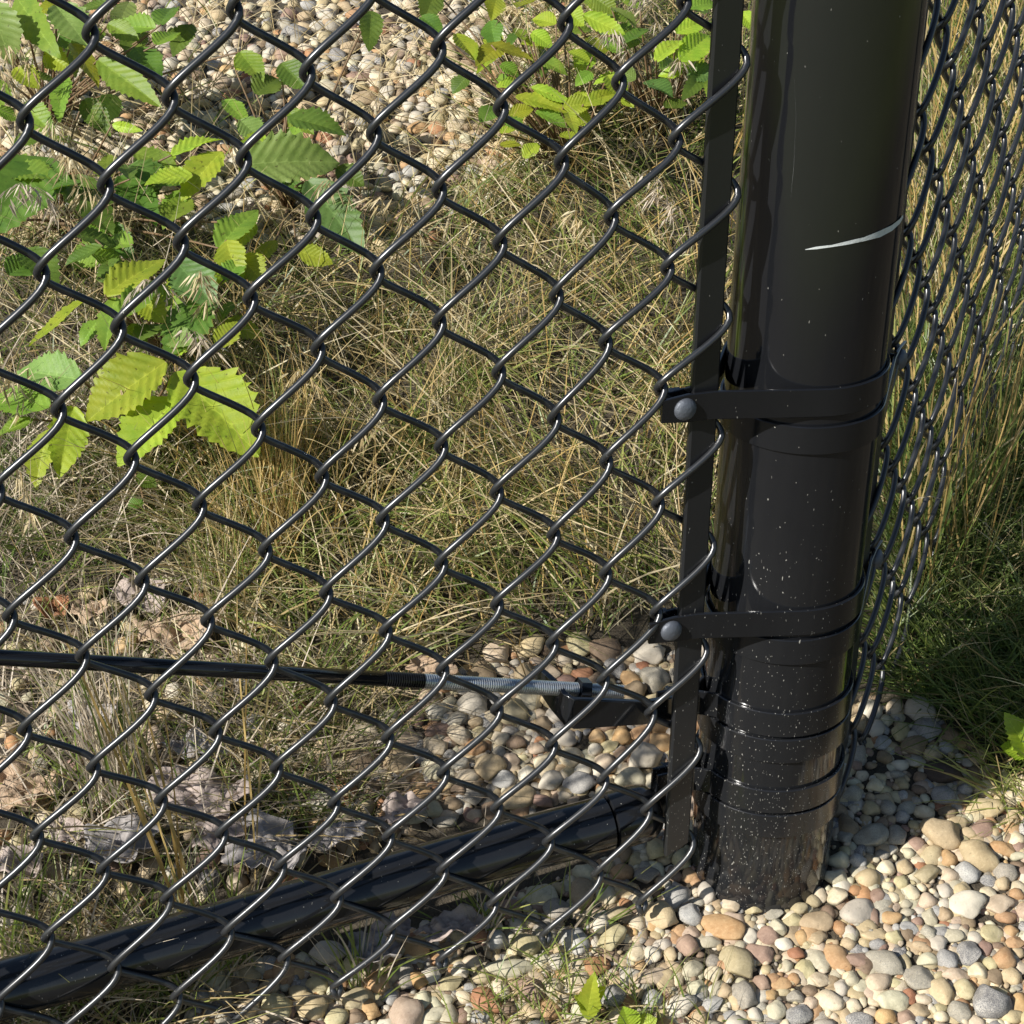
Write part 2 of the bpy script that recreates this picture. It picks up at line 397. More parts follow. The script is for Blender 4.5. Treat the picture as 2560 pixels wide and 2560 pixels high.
def make_panel(name, side, cols, jtop, jbot, label):
    root = empty(name, (0, 0, 0))
    for k in range(-1, cols):
        if side == 'left':
            KRt = lambda j, k=k: knot_left(k, j); KLf = lambda j, k=k: knot_left(k + 1, j); rcol = k
        else:
            KRt = lambda j, k=k: knot_right(k + 1, j); KLf = lambda j, k=k: knot_right(k, j); rcol = k + 1
        js = jtop if (jtop + rcol) % 2 == 0 else jtop + 1
        je = jbot
        pts, right = wire_path(KRt, KLf, js, je, True)
        ext = []
        u, dp, z = pts[-1]; sg = 1 if right else -1        # twisted tail at the bottom selvage
        for q in range(1, 7):
            a = q * 0.5; ext.append((u - sg * DEL + sg * DEL * math.cos(a) * 1.1 + 0.0004 * q * sg, DEL * 1.05 * math.sin(a), z - 0.0016 * q))
        pts = pts + ext
        W3 = []
        for (u, dp, z) in pts:
            if side == 'left': W3.append((u, -dp, z))
            else:
                c = RB + DR * u + NRm * dp; W3.append((c[0], c[1], z))
        mb = MB(); mb.tube(W3, WR, 8); mb.build('wire', M_WIRE, root)
    # flat bar threaded through the end loops
    mb = MB(); bw, bt = 0.0180, 0.0048
    if side == 'left': pc = np.array([0.0255, 0.0]); d = np.array([1.0, 0]); z0, z1 = 0.052, 1.27
    else: pc = RB - DR * 0.0257; d = DR; z0, z1 = 0.06, 1.29
    nrm = np.array([d[1], -d[0]])
    V = []; F = []; zz = [z0, z0 + 0.004] + [z0 + 0.03 + (z1 - z0 - 0.03) * k / 14 for k in range(15)]
    prof = [(-1, -.55), (-.86, -1), (.86, -1), (1, -.55), (1, .55), (.86, 1), (-.86, 1), (-1, .55)]
    for k, z in enumerate(zz):
        cc = pc + nrm * (0.0006 * math.sin(z * 9)) ; sc = 0.93 if k == 0 else 1
        for (a, b_) in prof:
            q = cc + d * a * bw / 2 * sc + nrm * b_ * bt / 2 * sc; V.append((q[0], q[1], z + (0.004 * a if k == 0 else 0)))
    n = len(prof)
    for k in range(len(zz) - 1):
        for q in range(n): q2 = (q + 1) % n; F.append((k * n + q, k * n + q2, (k + 1) * n + q2, (k + 1) * n + q))
    F.append(tuple(range(n - 1, -1, -1))); F.append(tuple((len(zz) - 1) * n + q for q in range(n)))
    o = mesh_obj('tension_bar', V, F, M_BAR, root); smooth_by_angle(o, 30)
    tag(root, label, 'fence mesh')
    return root
make_panel('chain_link_mesh', 'left', 30, -18, 14, 'black chain-link mesh with large open diamonds in front of the leafy plants, bottom rail behind')
make_panel('chain_link_mesh', 'right', 26, -18, 13, 'black chain-link mesh seen almost edge-on, running uphill past tall blond grass')

# ------------------------------------------------------------------ bottom rail with its end cup, truss rod and tightener
YR = 0.026
def rail():
    p1 = on_y(1496, 2062, YR); p0 = on_y(0, 2477, YR); d = (p0 - p1) / np.linalg.norm(p0 - p1)
    root = empty('bottom_rail', tuple(p1)); tag(root, 'thick black bottom rail pipe lying behind the mesh just above the ground', 'fence rail')
    mb = MB(); P = [p1 + d * (t * 0.06) + np.array([0, 0, 0.001 * math.sin(t)]) for t in np.arange(-0.1, 22, 1.0)]; mb.tube(P, 0.0190, 36); local(mb.build('pipe', M_RAIL, None, ang=40), root)
    e = p1 - d * 0.008; mb = MB(); ax = -d
    s_ = [0, .0005, .012, .024, .030, .0345, .0375, .0390]; rr = [.0195, .0206, .0208, .0205, .0188, .0150, .0085, .0025]
    mb.tube([e + ax * q for q in s_], rr, 36); cup = local(mb.build('rail_end', M_RAIL, None, ang=40), root)
    # flat tab from the cup to the brace band
    t0 = e + ax * 0.035; t1 = np.array([PC[0] - 0.070, PC[1], Z0 - 0.4688])
    mb = MB(); v = Vector(t1 - t0); Mx = v.to_track_quat('X', 'Z').to_matrix(); mb.box(Vector((t0 + t1) / 2), (v.length + 0.012, 0.005, 0.019), Mx)
    local(mb.build('rail_end_tab', M_RAIL, None, smooth=False), root)
rail()
def truss():
    YT = 0.024; a = on_y(-700, 1590, YT); b = on_y(960, 1697, YT); c = on_y(1556, 1730, YT)
    d = (c - b) / np.linalg.norm(c - b); a = b - d * 1.1
    root = empty('truss_rod', tuple(c)); tag(root, 'slim black truss rod with a bare zinc threaded end and black bent tightener', 'truss rod')
    mb = MB(); mb.tube([a + (b - a) * t for t in (0, .3, .6, .9, 1)], 0.0048, 16); local(mb.build('rod', M_RAIL), root)
    n = int(np.linalg.norm(c - b) / 0.0016); P = []; R = []
    for k in range(n):
        for q, rr in ((0.0, .00395), (.25, .00395), (.5, .0049), (.75, .0049)): P.append(b + d * 0.0016 * (k + q)); R.append(rr)
    mb = MB(); mb.tube(P, R, 16); o = mb.build('threaded_end', M_ZINC, None, ang=20); local(o, root)
    mb2 = MB(); n0 = int(0.16 * n) * 4; mb2.tube([p - d * 0.0 for p in P[:n0]], [r_ + .00008 for r_ in R[:n0]], 16, cap=False); local(mb2.build('painted_thread', M_RAIL, None, ang=20), root)
    # tightener: long leg along the fence towards the post, short leg bent back round the rod
    y1 = 0.010; tl = on_y(1424, 1744, y1); bl = on_y(1424, 1820, y1); tr = on_y(1612, 1752, y1); br = on_y(1608, 1808, y1)
    end_t = np.array([PC[0] - 0.066, PC[1] - 0.006, Z0 - 0.3975]); end_b = end_t - np.array([0, 0, 0.017])
    th = 0.0042
    back = np.array([-0.006, 0.044, 0.004])
    ft = [tl + back, tl + back * .5, tl + back * .12, tl + (tr - tl) * .05, tl + (tr - tl) * .5, tr, (tr + end_t) / 2 + np.array([0, .002, 0]), end_t]
    fb = [bl + back * .96 + np.array([0, 0, .004]), bl + back * .5, bl + back * .12, bl + (br - bl) * .05, bl + (br - bl) * .5, br, (br + end_b) / 2 + np.array([0, .002, 0]), end_b]
    ft[0] = ft[0] - np.array([0, 0, .004])
    V = []; F = []
    ctr = [(p + q) / 2 for p, q in zip(ft, fb)]; T = np.gradient(np.array(ctr), axis=0)
    for k in range(len(ft)):
        nn = np.cross(T[k], [0, 0, 1]); nn /= np.linalg.norm(nn)
        V += [ft[k] - nn * th / 2, ft[k] + nn * th / 2, fb[k] + nn * th / 2, fb[k] - nn * th / 2]
    for k in range(len(ft) - 1):
        for q in range(4): q2 = (q + 1) % 4; F.append((4 * k + q, 4 * k + 4 + q, 4 * k + 4 + q2, 4 * k + q2))
    F.append((0, 1, 2, 3)); F.append(tuple(4 * (len(ft) - 1) + q for q in (3, 2, 1, 0)))
    o = mesh_obj('tightener', V, F, M_RAIL); smooth_by_angle(o, 30); local(o, root)
    md = o.modifiers.new('edge', 'BEVEL'); md.width = 0.0007; md.segments = 2; md.limit_method = 'ANGLE'
    hx = b + d * (np.linalg.norm(c - b) - 0.034); mb = MB(); mb.tube([hx, hx + d * .0075], 0.0082, 6); local(mb.build('nut', M_RAIL, None, smooth=False), root)
truss()

# ------------------------------------------------------------------ stones
PAL = {  # name: (base, second tone, speckle, word)
 'cream': ((0.56, 0.48, 0.34), (0.66, 0.60, 0.48)), 'tan': ((0.42, 0.33, 0.20), (0.52, 0.43, 0.28)), 'white': ((0.64, 0.61, 0.54), (0.50, 0.47, 0.42)),
 'grey': ((0.33, 0.31, 0.265), (0.43, 0.41, 0.36)), 'bluegrey': ((0.34, 0.35, 0.37), (0.48, 0.485, 0.49)), 'olive': ((0.40, 0.35, 0.20), (0.50, 0.45, 0.30)),
 'orange': ((0.42, 0.24, 0.10), (0.50, 0.35, 0.19)), 'rust': ((0.33, 0.15, 0.065), (0.45, 0.24, 0.12)), 'mauve': ((0.27, 0.175, 0.14), (0.35, 0.245, 0.20)),
 'brown': ((0.21, 0.15, 0.10), (0.30, 0.23, 0.16)), 'dark': ((0.055, 0.042, 0.036), (0.09, 0.07, 0.06)), 'pink': ((0.46, 0.36, 0.27), (0.55, 0.46, 0.37)),
 'granite': ((0.22, 0.22, 0.23), (0.50, 0.50, 0.50)), 'palegreen': ((0.45, 0.43, 0.32), (0.56, 0.54, 0.43))}
WORD = {'cream': 'cream', 'tan': 'tan', 'white': 'whitish', 'grey': 'grey', 'bluegrey': 'blue-grey', 'olive': 'olive-yellow', 'orange': 'orange', 'rust': 'rust-brown', 'mauve': 'dusky red',
        'brown': 'brown', 'dark': 'dark brown', 'pink': 'pinkish', 'granite': 'speckled granite', 'palegreen': 'pale greenish'}
def stone_mat(key):
    c1, c2 = PAL[key]; mt, n, b = new_mat('stone_' + key)
    tc = n.nodes.new('ShaderNodeTexCoord'); oi = n.nodes.new('ShaderNodeObjectInfo'); at_ = n.nodes.new('ShaderNodeAttribute'); at_.attribute_name = 'rnd'
    geo = n.nodes.new('ShaderNodeNewGeometry')
    rnd = math_n(n, 'FRACT', math_n(n, 'ADD', oi.outputs['Random'], at_.outputs['Fac']))
    off = n.nodes.new('ShaderNodeVectorMath'); off.operation = 'ADD'; cmb = n.nodes.new('ShaderNodeCombineXYZ')
    for i, k in enumerate((7.3, 11.1, 5.7)): n.links.new(math_n(n, 'MULTIPLY', rnd, k), cmb.inputs[i])
    n.links.new(geo.outputs['Position'], off.inputs[0]); n.links.new(cmb.outputs[0], off.inputs[1]); v = off.outputs[0]
    f1 = noise_n(n, v, 55, 5, 0.62); f2 = noise_n(n, v, 420, 4, 0.7); f3 = noise_n(n, v, 1500, 2, 0.6)
    c = mixc(n, ramp(n, [(0.35, (0, 0, 0)), (0.68, (1, 1, 1))], f1).outputs[0], c1, c2)
    c = mixc(n, ramp(n, [(0.5, (0, 0, 0)), (0.75, (0.6, 0.6, 0.6))], f2).outputs[0], c, tuple(min(0.8, q * 1.35) for q in c2))
    if key in ('granite', 'bluegrey', 'grey'):
        c = mixc(n, ramp(n, [(0.42, (0.8, 0.8, 0.8)) if key == 'granite' else (0.36, (0.5, 0.5, 0.5)), (0.52, (0, 0, 0))], f3).outputs[0], c, (0.10, 0.10, 0.11))
    # sediment bands and pits on a share of the stones
    wv = n.nodes.new('ShaderNodeTexWave'); wv.inputs['Scale'].default_value = 26; wv.inputs['Distortion'].default_value = 7; wv.inputs['Detail'].default_value = 3; n.links.new(v, wv.inputs['Vector'])
    bs = math_n(n, 'MULTIPLY', math_n(n, 'GREATER_THAN', rnd, 0.62), math_n(n, 'MULTIPLY', wv.outputs[1], 0.38))
    c = mixc(n, bs, c, tuple(q * 0.62 for q in c1))
    pit = math_n(n, 'MULTIPLY', math_n(n, 'LESS_THAN', f2, 0.36), 0.45); c = mixc(n, pit, c, tuple(q * 0.4 for q in c1))
    hs = n.nodes.new('ShaderNodeHueSaturation'); hs.inputs['Saturation'].default_value = 0.92; n.links.new(c, hs.inputs['Color'])
    n.links.new(math_n(n, 'ADD', math_n(n, 'MULTIPLY', rnd, 0.02), 0.49), hs.inputs['Hue']); n.links.new(math_n(n, 'ADD', math_n(n, 'MULTIPLY', rnd, 0.35), 0.82), hs.inputs['Value'])
    n.links.new(hs.outputs[0], b.inputs['Base Color']); b.inputs['Roughness'].default_value = 0.72; b.inputs['Specular IOR Level'].default_value = 0.35
    bp = n.nodes.new('ShaderNodeBump'); bp.inputs['Strength'].default_value = 0.5; bp.inputs['Distance'].default_value = 0.0012
    n.links.new(math_n(n, 'ADD', f1, math_n(n, 'MULTIPLY', f2, 0.6)), bp.inputs['Height']); n.links.new(bp.outputs[0], b.inputs['Normal'])
    return mt
PAL = {k: tuple((a_ * .88, b_ * .82, c_ * .71) for (a_, b_, c_) in v) for k, v in PAL.items()}
SM = {k: stone_mat(k) for k in PAL}
import bmesh
def ico(sub):
    bm = bmesh.new(); bmesh.ops.create_icosphere(bm, subdivisions=sub, radius=1.0)
    V = np.array([v.co[:] for v in bm.verts]); F = np.array([[v.index for v in f.verts] for f in bm.faces]); bm.free(); return V, F
ICO3, ICO2, ICO1 = ico(4), ico(3), ico(2)
def shape(seed, angular, base):
    r = random.Random(seed); V = base[0].copy()
    if angular:                                         # clip by random planes, edges slightly rounded
        for _ in range(r.randint(8, 12)):
            d = np.array([r.gauss(0, 1) for _ in range(3)]); d /= np.linalg.norm(d); h = r.uniform(0.55, 0.84)
            t = V @ d; over = np.maximum(t - h, 0); V = V - (over * 0.93)[:, None] * d
    else:
        for _ in range(6):
            d = np.array([r.gauss(0, 1) for _ in range(3)]); d /= np.linalg.norm(d); h = r.uniform(0.62, 0.92)
            t = V @ d; over = np.maximum(t - h, 0); V = V - (over * 0.72)[:, None] * d
    o = Vector((r.uniform(0, 50),) * 3)
    sc = np.array([1 + (0.24 if not angular else 0.16) * noise.noise(Vector(v) * 1.1 + o) + 0.05 * noise.noise(Vector(v) * 2.7 + o) for v in V])
    V = V * sc[:, None]
    V /= np.abs(V).max(axis=0)
    return V
NSH = 14
SHP3 = [shape(100 + k, k % 3 == 0 or k % 4 == 2, ICO2) for k in range(NSH)]
SHP2 = [shape(200 + k, k % 2 == 0, ICO1) for k in range(NSH)]
SH_MESH = {}
def stone_mesh(k, key):
    if (k, key) not in SH_MESH:
        me = bpy.data.meshes.new('stone'); me.from_pydata(SHP3[k].tolist(), [], ICO2[1].tolist()); me.materials.append(SM[key])
        me.polygons.foreach_set('use_smooth', np.ones(len(me.polygons), dtype=bool)); SH_MESH[(k, key)] = me
    return SH_MESH[(k, key)]
YAW0 = math.atan2(CAM_R[0][1], CAM_R[0][0])
GQ = Vector((0, 0, 1)).rotation_difference(GN)
STONES = []   # dict: xy, z, axes, rot, key, shape, label, placed
def add_stone(u, v, wpx, hpx, ang, key, label=None, ang_shape=None, rise=0.45):
    p = px(u, v + hpx * 0.12, 0.0); s_ = mpp(p) * 1.10
    a, b = wpx * s_ / 2, hpx * s_ / 2 * 1.16
    if ang and abs(ang) > 15: b = hpx * s_ / 2 * 1.05
    c = min(a, b) * rng.uniform(0.62, 0.8)
    k = rng.randrange(NSH)
    if ang_shape is True: k = 3 * rng.randrange(NSH // 3)
    if ang_shape is False: k = 3 * rng.randrange(NSH // 3) + 1
    STONES.append(dict(x=p[0], y=p[1], z=ground(p[0], p[1]) + c * rise, ax=(a, b, c), rot=YAW0 - math.radians(ang), tilt=(rng.uniform(-.2, .2), rng.uniform(-.2, .2)), key=key, k=k, label=label, hand=True, r=math.sqrt(a * b)))
def block(ox, oy, sc, rows):
    for row in rows:
        x, y, w_, h_, key = row[:5]; ang = row[5] if len(row) > 5 else rng.uniform(-12, 12); lab = row[6] if len(row) > 6 else None; sh = row[7] if len(row) > 7 else None
        add_stone(ox + x * sc, oy + y * sc, w_ * sc, h_ * sc, ang, key, lab, sh)
block(1700, 2100, .4212, [
 (245, 505, 275, 165, 'orange', 38, 'large rough orange-brown stone just in front of the post base', True), (280, 305, 125, 105, 'bluegrey', 0, 'smooth lavender-grey pebble touching the post base beside a cream one', False),
 (310, 388, 130, 105, 'cream'), (405, 335, 118, 80, 'cream', 10), (432, 412, 112, 80, 'olive', 5, 'mossy olive-yellow pebble close to the post base', False), (555, 435, 125, 90, 'grey'), (570, 530, 115, 100, 'palegreen'),
 (665, 482, 122, 90, 'olive', -20), (805, 480, 145, 185, 'tan', 80), (700, 405, 110, 80, 'olive'), (60, 450, 130, 120, 'bluegrey'), (160, 310, 120, 130, 'white'), (180, 605, 125, 80, 'palegreen'),
 (475, 670, 165, 115, 'mauve', 25, 'oval dusky red pebble beside the big orange-brown stone', False), (415, 570, 92, 100, 'white'), (330, 470, 135, 80, 'pink', 20), (340, 740, 230, 170, 'olive', 30), (275, 760, 108, 75, 'orange'),
 (75, 775, 140, 95, 'palegreen'), (195, 805, 110, 90, 'cream'), (820, 715, 190, 110, 'palegreen', 55), (930, 700, 210, 125, 'orange', 52, 'long tan-orange stone beside a dusky red one in the gravel', False), (745, 770, 120, 110, 'olive'),
 (1050, 715, 120, 150, 'mauve', 80), (830, 835, 135, 95, 'cream', 25), (895, 955, 190, 130, 'cream', 20), (580, 845, 155, 95, 'orange', 20), (485, 860, 108, 80, 'mauve'), (380, 940, 150, 150, 'grey', 0, 'round flat grey pebble at the edge of the green tufts', False),
 (185, 975, 155, 110, 'bluegrey', -20), (570, 1010, 110, 110, 'palegreen'), (705, 1040, 150, 110, 'granite'), (50, 640, 130, 120, 'mauve'), (925, 225, 148, 95, 'palegreen', 0, 'pale flat stone leaning on the right of the post base', False), (930, 330, 140, 120, 'cream', 10, None, True),
 (825, 325, 85, 95, 'cream'), (950, 525, 85, 85, 'orange'), (1010, 565, 88, 92, 'white'), (780, 975, 95, 80, 'pink'), (540, 925, 98, 60, 'orange'), (690, 680, 105, 80, 'rust'), (1040, 300, 95, 70, 'rust'),
 (90, 300, 60, 80, 'cream'), (100, 375, 100, 50, 'grey'), (160, 160, 115, 75, 'bluegrey'), (505, 370, 60, 60, 'cream'), (790, 370, 90, 70, 'olive'), (880, 430, 80, 90, 'brown'), (620, 620, 110, 80, 'white'), (520, 570, 130, 110, 'mauve', 30),
 (60, 560, 110, 80, 'pink'), (360, 635, 80, 65, 'palegreen'), (640, 750, 70, 90, 'palegreen'), (720, 580, 80, 90, 'orange'), (810, 590, 120, 90, 'tan'), (1000, 620, 90, 70, 'tan'), (960, 880, 90, 90, 'white'), (1010, 820, 95, 80, 'cream'), (770, 900, 90, 70, 'brown'), (680, 940, 110, 80, 'grey'), (100, 880, 120, 90, 'palegreen'), (270, 900, 100, 90, 'tan'), (360, 850, 80, 70, 'palegreen')])
block(2100, 2100, .4212, [
 (540, 90, 130, 130, 'tan'), (640, 112, 105, 100, 'orange'), (815, 100, 250, 170, 'tan', 40, 'big smooth yellow-tan stone beside a blue-grey one in the sunlit gravel', False), (760, 195, 158, 135, 'bluegrey', 20, 'pale blue-grey stone against the big yellow-tan one', False), (505, 205, 130, 150, 'olive', 70),
 (385, 165, 95, 112, 'tan'), (265, 175, 112, 90, 'cream'), (600, 180, 102, 60, 'cream'), (650, 215, 112, 80, 'pink'), (625, 295, 95, 112, 'white'), (720, 295, 102, 90, 'tan'), (750, 400, 225, 150, 'white', 0, 'large knobbly whitish stone in the middle of the gravel', True),
 (930, 390, 195, 120, 'pink', 10, None, True), (980, 200, 135, 100, 'grey'), (295, 465, 132, 75, 'orange'), (410, 525, 125, 75, 'bluegrey', 15), (530, 455, 85, 108, 'palegreen'), (660, 570, 152, 80, 'palegreen'), (525, 555, 102, 90, 'grey'), (580, 625, 112, 100, 'white', 0, None, True),
 (760, 675, 155, 145, 'granite', 0, 'dark speckled granite stone beside a lavender-grey pebble', True), (635, 712, 132, 130, 'bluegrey'), (900, 560, 155, 108, 'olive'), (980, 460, 122, 85, 'orange'), (265, 745, 240, 125, 'grey', 15, 'long flat grey-tan stone beside a dusky red one', False), (475, 820, 195, 170, 'grey', 30, 'squarish flat grey slab in the gravel', True), (315, 955, 180, 150, 'palegreen', 30, None, True),
 (885, 970, 215, 225, 'granite', -50, 'biggest speckled grey granite stone in the gravel', False), (605, 910, 140, 140, 'tan'), (745, 890, 140, 120, 'olive', 30), (710, 1015, 140, 130, 'grey'), (970, 710, 145, 140, 'orange', 30), (810, 785, 118, 120, 'cream'), (220, 855, 185, 125, 'pink', -40), (490, 945, 112, 68, 'cream'),
 (470, 1018, 142, 100, 'tan', 20), (270, 1058, 120, 90, 'orange'), (110, 1065, 165, 110, 'granite', 20), (1060, 970, 100, 130, 'orange'), (100, 425, 215, 150, 'white', -10, 'broad rough whitish stone in front of the post shadow', True), (520, 365, 112, 90, 'pink'), (420, 312, 92, 100, 'cream'), (315, 340, 85, 85, 'cream'), (390, 380, 80, 60, 'palegreen'),
 (395, 430, 90, 55, 'palegreen'), (620, 445, 90, 90, 'tan'), (755, 490, 110, 70, 'brown'), (460, 490, 70, 60, 'mauve'), (690, 525, 85, 55, 'white'), (600, 518, 90, 45, 'palegreen'), (200, 560, 150, 80, 'tan'), (320, 580, 100, 80, 'olive'), (60, 565, 90, 90, 'palegreen'), (45, 620, 90, 60, 'tan'), (220, 620, 100, 65, 'bluegrey'), (490, 640, 120, 70, 'tan', 20), (510, 720, 130, 80, 'palegreen'), (390, 740, 75, 110, 'olive'),
 (855, 640, 85, 100, 'mauve'), (940, 640, 90, 60, 'brown'), (890, 735, 90, 85, 'olive'), (920, 820, 110, 90, 'brown'), (1040, 610, 110, 80, 'orange'), (1050, 670, 80, 70, 'tan'), (1010, 540, 85, 80, 'orange'), (800, 585, 95, 75, 'white'), (690, 810, 170, 90, 'pink', 20), (65, 830, 95, 90, 'palegreen'), (125, 870, 95, 95, 'palegreen'), (340, 860, 90, 70, 'olive'), (410, 930, 90, 90, 'rust'), (590, 1000, 100, 60, 'olive'), (600, 1050, 90, 70, 'cream'), (395, 1060, 110, 90, 'mauve'), (180, 1030, 85, 60, 'pink'), (130, 950, 60, 80, 'cream'), (85, 985, 90, 80, 'cream'), (1010, 1050, 150, 90, 'tan'), (1020, 820, 120, 90, 'tan'), (1060, 750, 80, 100, 'cream'), (360, 255, 90, 80, 'olive'), (285, 275, 70, 60, 'palegreen'), (460, 130, 90, 60, 'cream'), (710, 95, 60, 80, 'pink'), (880, 250, 110, 70, 'granite'), (880, 315, 100, 80, 'cream'), (965, 265, 95, 75, 'tan'), (1050, 330, 90, 80, 'orange')])
block(2100, 1700, .4212, [
 (480, 172, 190, 180, 'white', 0, 'round cream stone half sunk in the grass, crossed by blades', False), (515, 300, 175, 140, 'bluegrey', 0, 'craggy blue-white stone below the round cream one at the grass edge', True), (440, 402, 168, 118, 'brown', -10, None, True), (250, 370, 112, 110, 'bluegrey', 0, None, True), (260, 465, 92, 75, 'brown'),
 (612, 565, 225, 140, 'dark', 5, 'dark brown oval stone in the shadow of the post', False), (620, 700, 145, 110, 'bluegrey', 0, 'blue pebble in the post shadow below the dark brown oval', False), (600, 915, 250, 185, 'tan', 20, 'large tan-grey stone half in the post shadow', False), (865, 760, 250, 120, 'tan', -10, 'long tan stone with its top corner in the post shadow', False), (840, 880, 135, 120, 'mauve'),
 (180, 920, 185, 200, 'grey', 60), (215, 635, 118, 85, 'cream'), (340, 925, 130, 140, 'grey'), (110, 440, 95, 130, 'grey'), (40, 870, 130, 140, 'brown'), (630, 410, 90, 70, 'bluegrey'), (750, 490, 62, 72, 'white'), (365, 620, 82, 80, 'olive'), (465, 660, 92, 60, 'brown'), (640, 800, 122, 80, 'brown'), (700, 860, 130, 80, 'tan'),
 (765, 915, 102, 70, 'tan'), (390, 760, 122, 90, 'grey'), (740, 650, 95, 80, 'bluegrey'), (1020, 830, 85, 100, 'tan'), (340, 570, 90, 60, 'grey'), (450, 490, 130, 70, 'grey'), (180, 510, 80, 50, 'brown'), (90, 510, 90, 70, 'mauve'), (240, 580, 80, 60, 'olive'), (375, 690, 70, 65, 'bluegrey'), (450, 730, 80, 60, 'grey'), (500, 705, 60, 60, 'palegreen'), (370, 820, 90, 70, 'bluegrey'), (250, 860, 80, 90, 'brown'), (110, 1080, 110, 85, 'bluegrey'), (30, 940, 100, 80, 'grey'), (30, 1020, 80, 80, 'olive'), (340, 640, 60, 50, 'tan'), (440, 870, 80, 60, 'olive'), (250, 1040, 90, 60, 'grey'), (80, 610, 90, 50, 'palegreen'), (470, 580, 90, 70, 'brown'), (540, 640, 60, 40, 'brown'), (920, 910, 70, 70, 'tan'), (890, 960, 60, 60, 'tan'), (960, 1000, 150, 100, 'orange', 30), (1050, 950, 100, 80, 'cream')])
block(800, 1600, .4969, [
 (850, 655, 160, 130, 'tan', 15, 'squarish honey-tan stone behind the mesh near the rail', True), (960, 612, 95, 80, 'pink'), (920, 705, 120, 95, 'bluegrey'), (1045, 680, 92, 100, 'white'), (1165, 715, 125, 110, 'white'), (1310, 728, 165, 110, 'bluegrey', -25, 'blue-grey pebble with a dark dot resting against the bottom rail', False), (1640, 600, 175, 150, 'white', 0, 'big rough white stone beside the tension bar behind the rail end', True),
 (1455, 537, 105, 82, 'olive', -30), (1390, 492, 82, 80, 'orange'), (1225, 490, 145, 100, 'white', 25), (1260, 605, 125, 110, 'cream'), (1440, 622, 112, 120, 'pink'), (1620, 480, 135, 90, 'orange', -20, 'bright orange-red stone beside the tension bar', True), (775, 792, 132, 90, 'grey'), (660, 830, 112, 80, 'brown'), (990, 795, 185, 130, 'tan', -20), (1120, 820, 112, 60, 'mauve'), (1520, 490, 102, 90, 'orange'),
 (580, 650, 150, 130, 'palegreen', 30), (690, 625, 110, 80, 'white'), (810, 480, 110, 80, 'olive'), (900, 500, 100, 80, 'cream'), (990, 520, 100, 80, 'brown'), (1110, 430, 110, 80, 'brown'), (1090, 550, 90, 70, 'pink'), (1320, 660, 90, 70, 'white'), (1230, 790, 90, 50, 'cream'), (700, 760, 90, 80, 'brown'), (480, 890, 130, 80, 'palegreen', -30), (330, 880, 90, 60, 'orange'), (630, 920, 110, 60, 'grey'),
 (430, 1880, 178, 180, 'pink', 0, 'big round pinkish-tan stone beside a pale curved one under the mesh edge', False), (545, 1890, 105, 175, 'palegreen', 70, 'pale curved greenish stone beside the big pinkish one', False), (650, 1885, 105, 115, 'palegreen'), (490, 1700, 95, 135, 'orange', -60, 'ochre-orange angular stone standing on edge below the mesh', True), (955, 1640, 115, 235, 'palegreen', 85, 'tall pale wedge-shaped stone standing in the gravel', False),
 (830, 1815, 195, 120, 'rust', 38, 'long rust-brown stone in front of the tall pale wedge', False), (890, 1770, 125, 95, 'cream', 15), (760, 1620, 75, 115, 'cream', 80), (1420, 1420, 95, 112, 'white'), (1720, 1400, 150, 130, 'tan'), (1850, 1380, 110, 95, 'bluegrey'), (1675, 1580, 92, 80, 'white'), (1590, 1570, 92, 100, 'cream'), (1550, 1690, 95, 130, 'white', 75), (1380, 1640, 120, 140, 'rust', 70), (1465, 1500, 130, 150, 'olive', 60),
 (1290, 1530, 140, 120, 'bluegrey'), (1740, 1710, 100, 110, 'tan'), (1700, 1050, 130, 130, 'olive', -30), (1590, 1110, 80, 70, 'olive'), (1640, 1190, 130, 80, 'grey'), (1790, 1290, 150, 110, 'bluegrey', -40), (1440, 1290, 110, 90, 'cream'), (1500, 1380, 150, 70, 'olive', -10), (1030, 1540, 150, 130, 'olive'), (990, 1440, 80, 90, 'white'), (760, 1420, 140, 130, 'rust', 40, 'rust-red stone lodged under the mesh below the rail', False), (800, 1480, 120, 90, 'rust'), (640, 1570, 110, 80, 'brown'), (430, 1680, 90, 130, 'grey'), (560, 1680, 90, 120, 'white', 30), (650, 1730, 150, 90, 'olive', -35), (820, 1690, 100, 90, 'olive'), (1060, 1770, 150, 110, 'mauve', 10), (940, 1860, 100, 80, 'brown'), (700, 1670, 90, 90, 'white'), (1050, 1880, 130, 90, 'tan'), (1480, 1800, 150, 110, 'granite'), (1200, 1620, 110, 90, 'white'), (1240, 1500, 90, 80, 'grey'), (1660, 1690, 110, 180, 'pink', 70), (1500, 1900, 120, 80, 'cream'), (800, 1900, 110, 70, 'bluegrey'), (640, 1810, 70, 70, 'palegreen'), (150, 1800, 90, 60, 'cream'), (180, 1900, 100, 80, 'brown'), (100, 1700, 100, 70, 'grey')])
block(0, 1600, .4969, [(1670, 1110, 130, 80, 'orange', 0, 'orange pebble tucked between dead leaves and the bottom rail', False), (110, 1560, 100, 60, 'cream'), (1400, 1850, 160, 130, 'olive', 0), (1570, 1850, 150, 130, 'tan'), (1800, 1810, 150, 130, 'olive', 10), (1600, 1740, 120, 80, 'olive'), (1860, 1870, 110, 90, 'orange')])
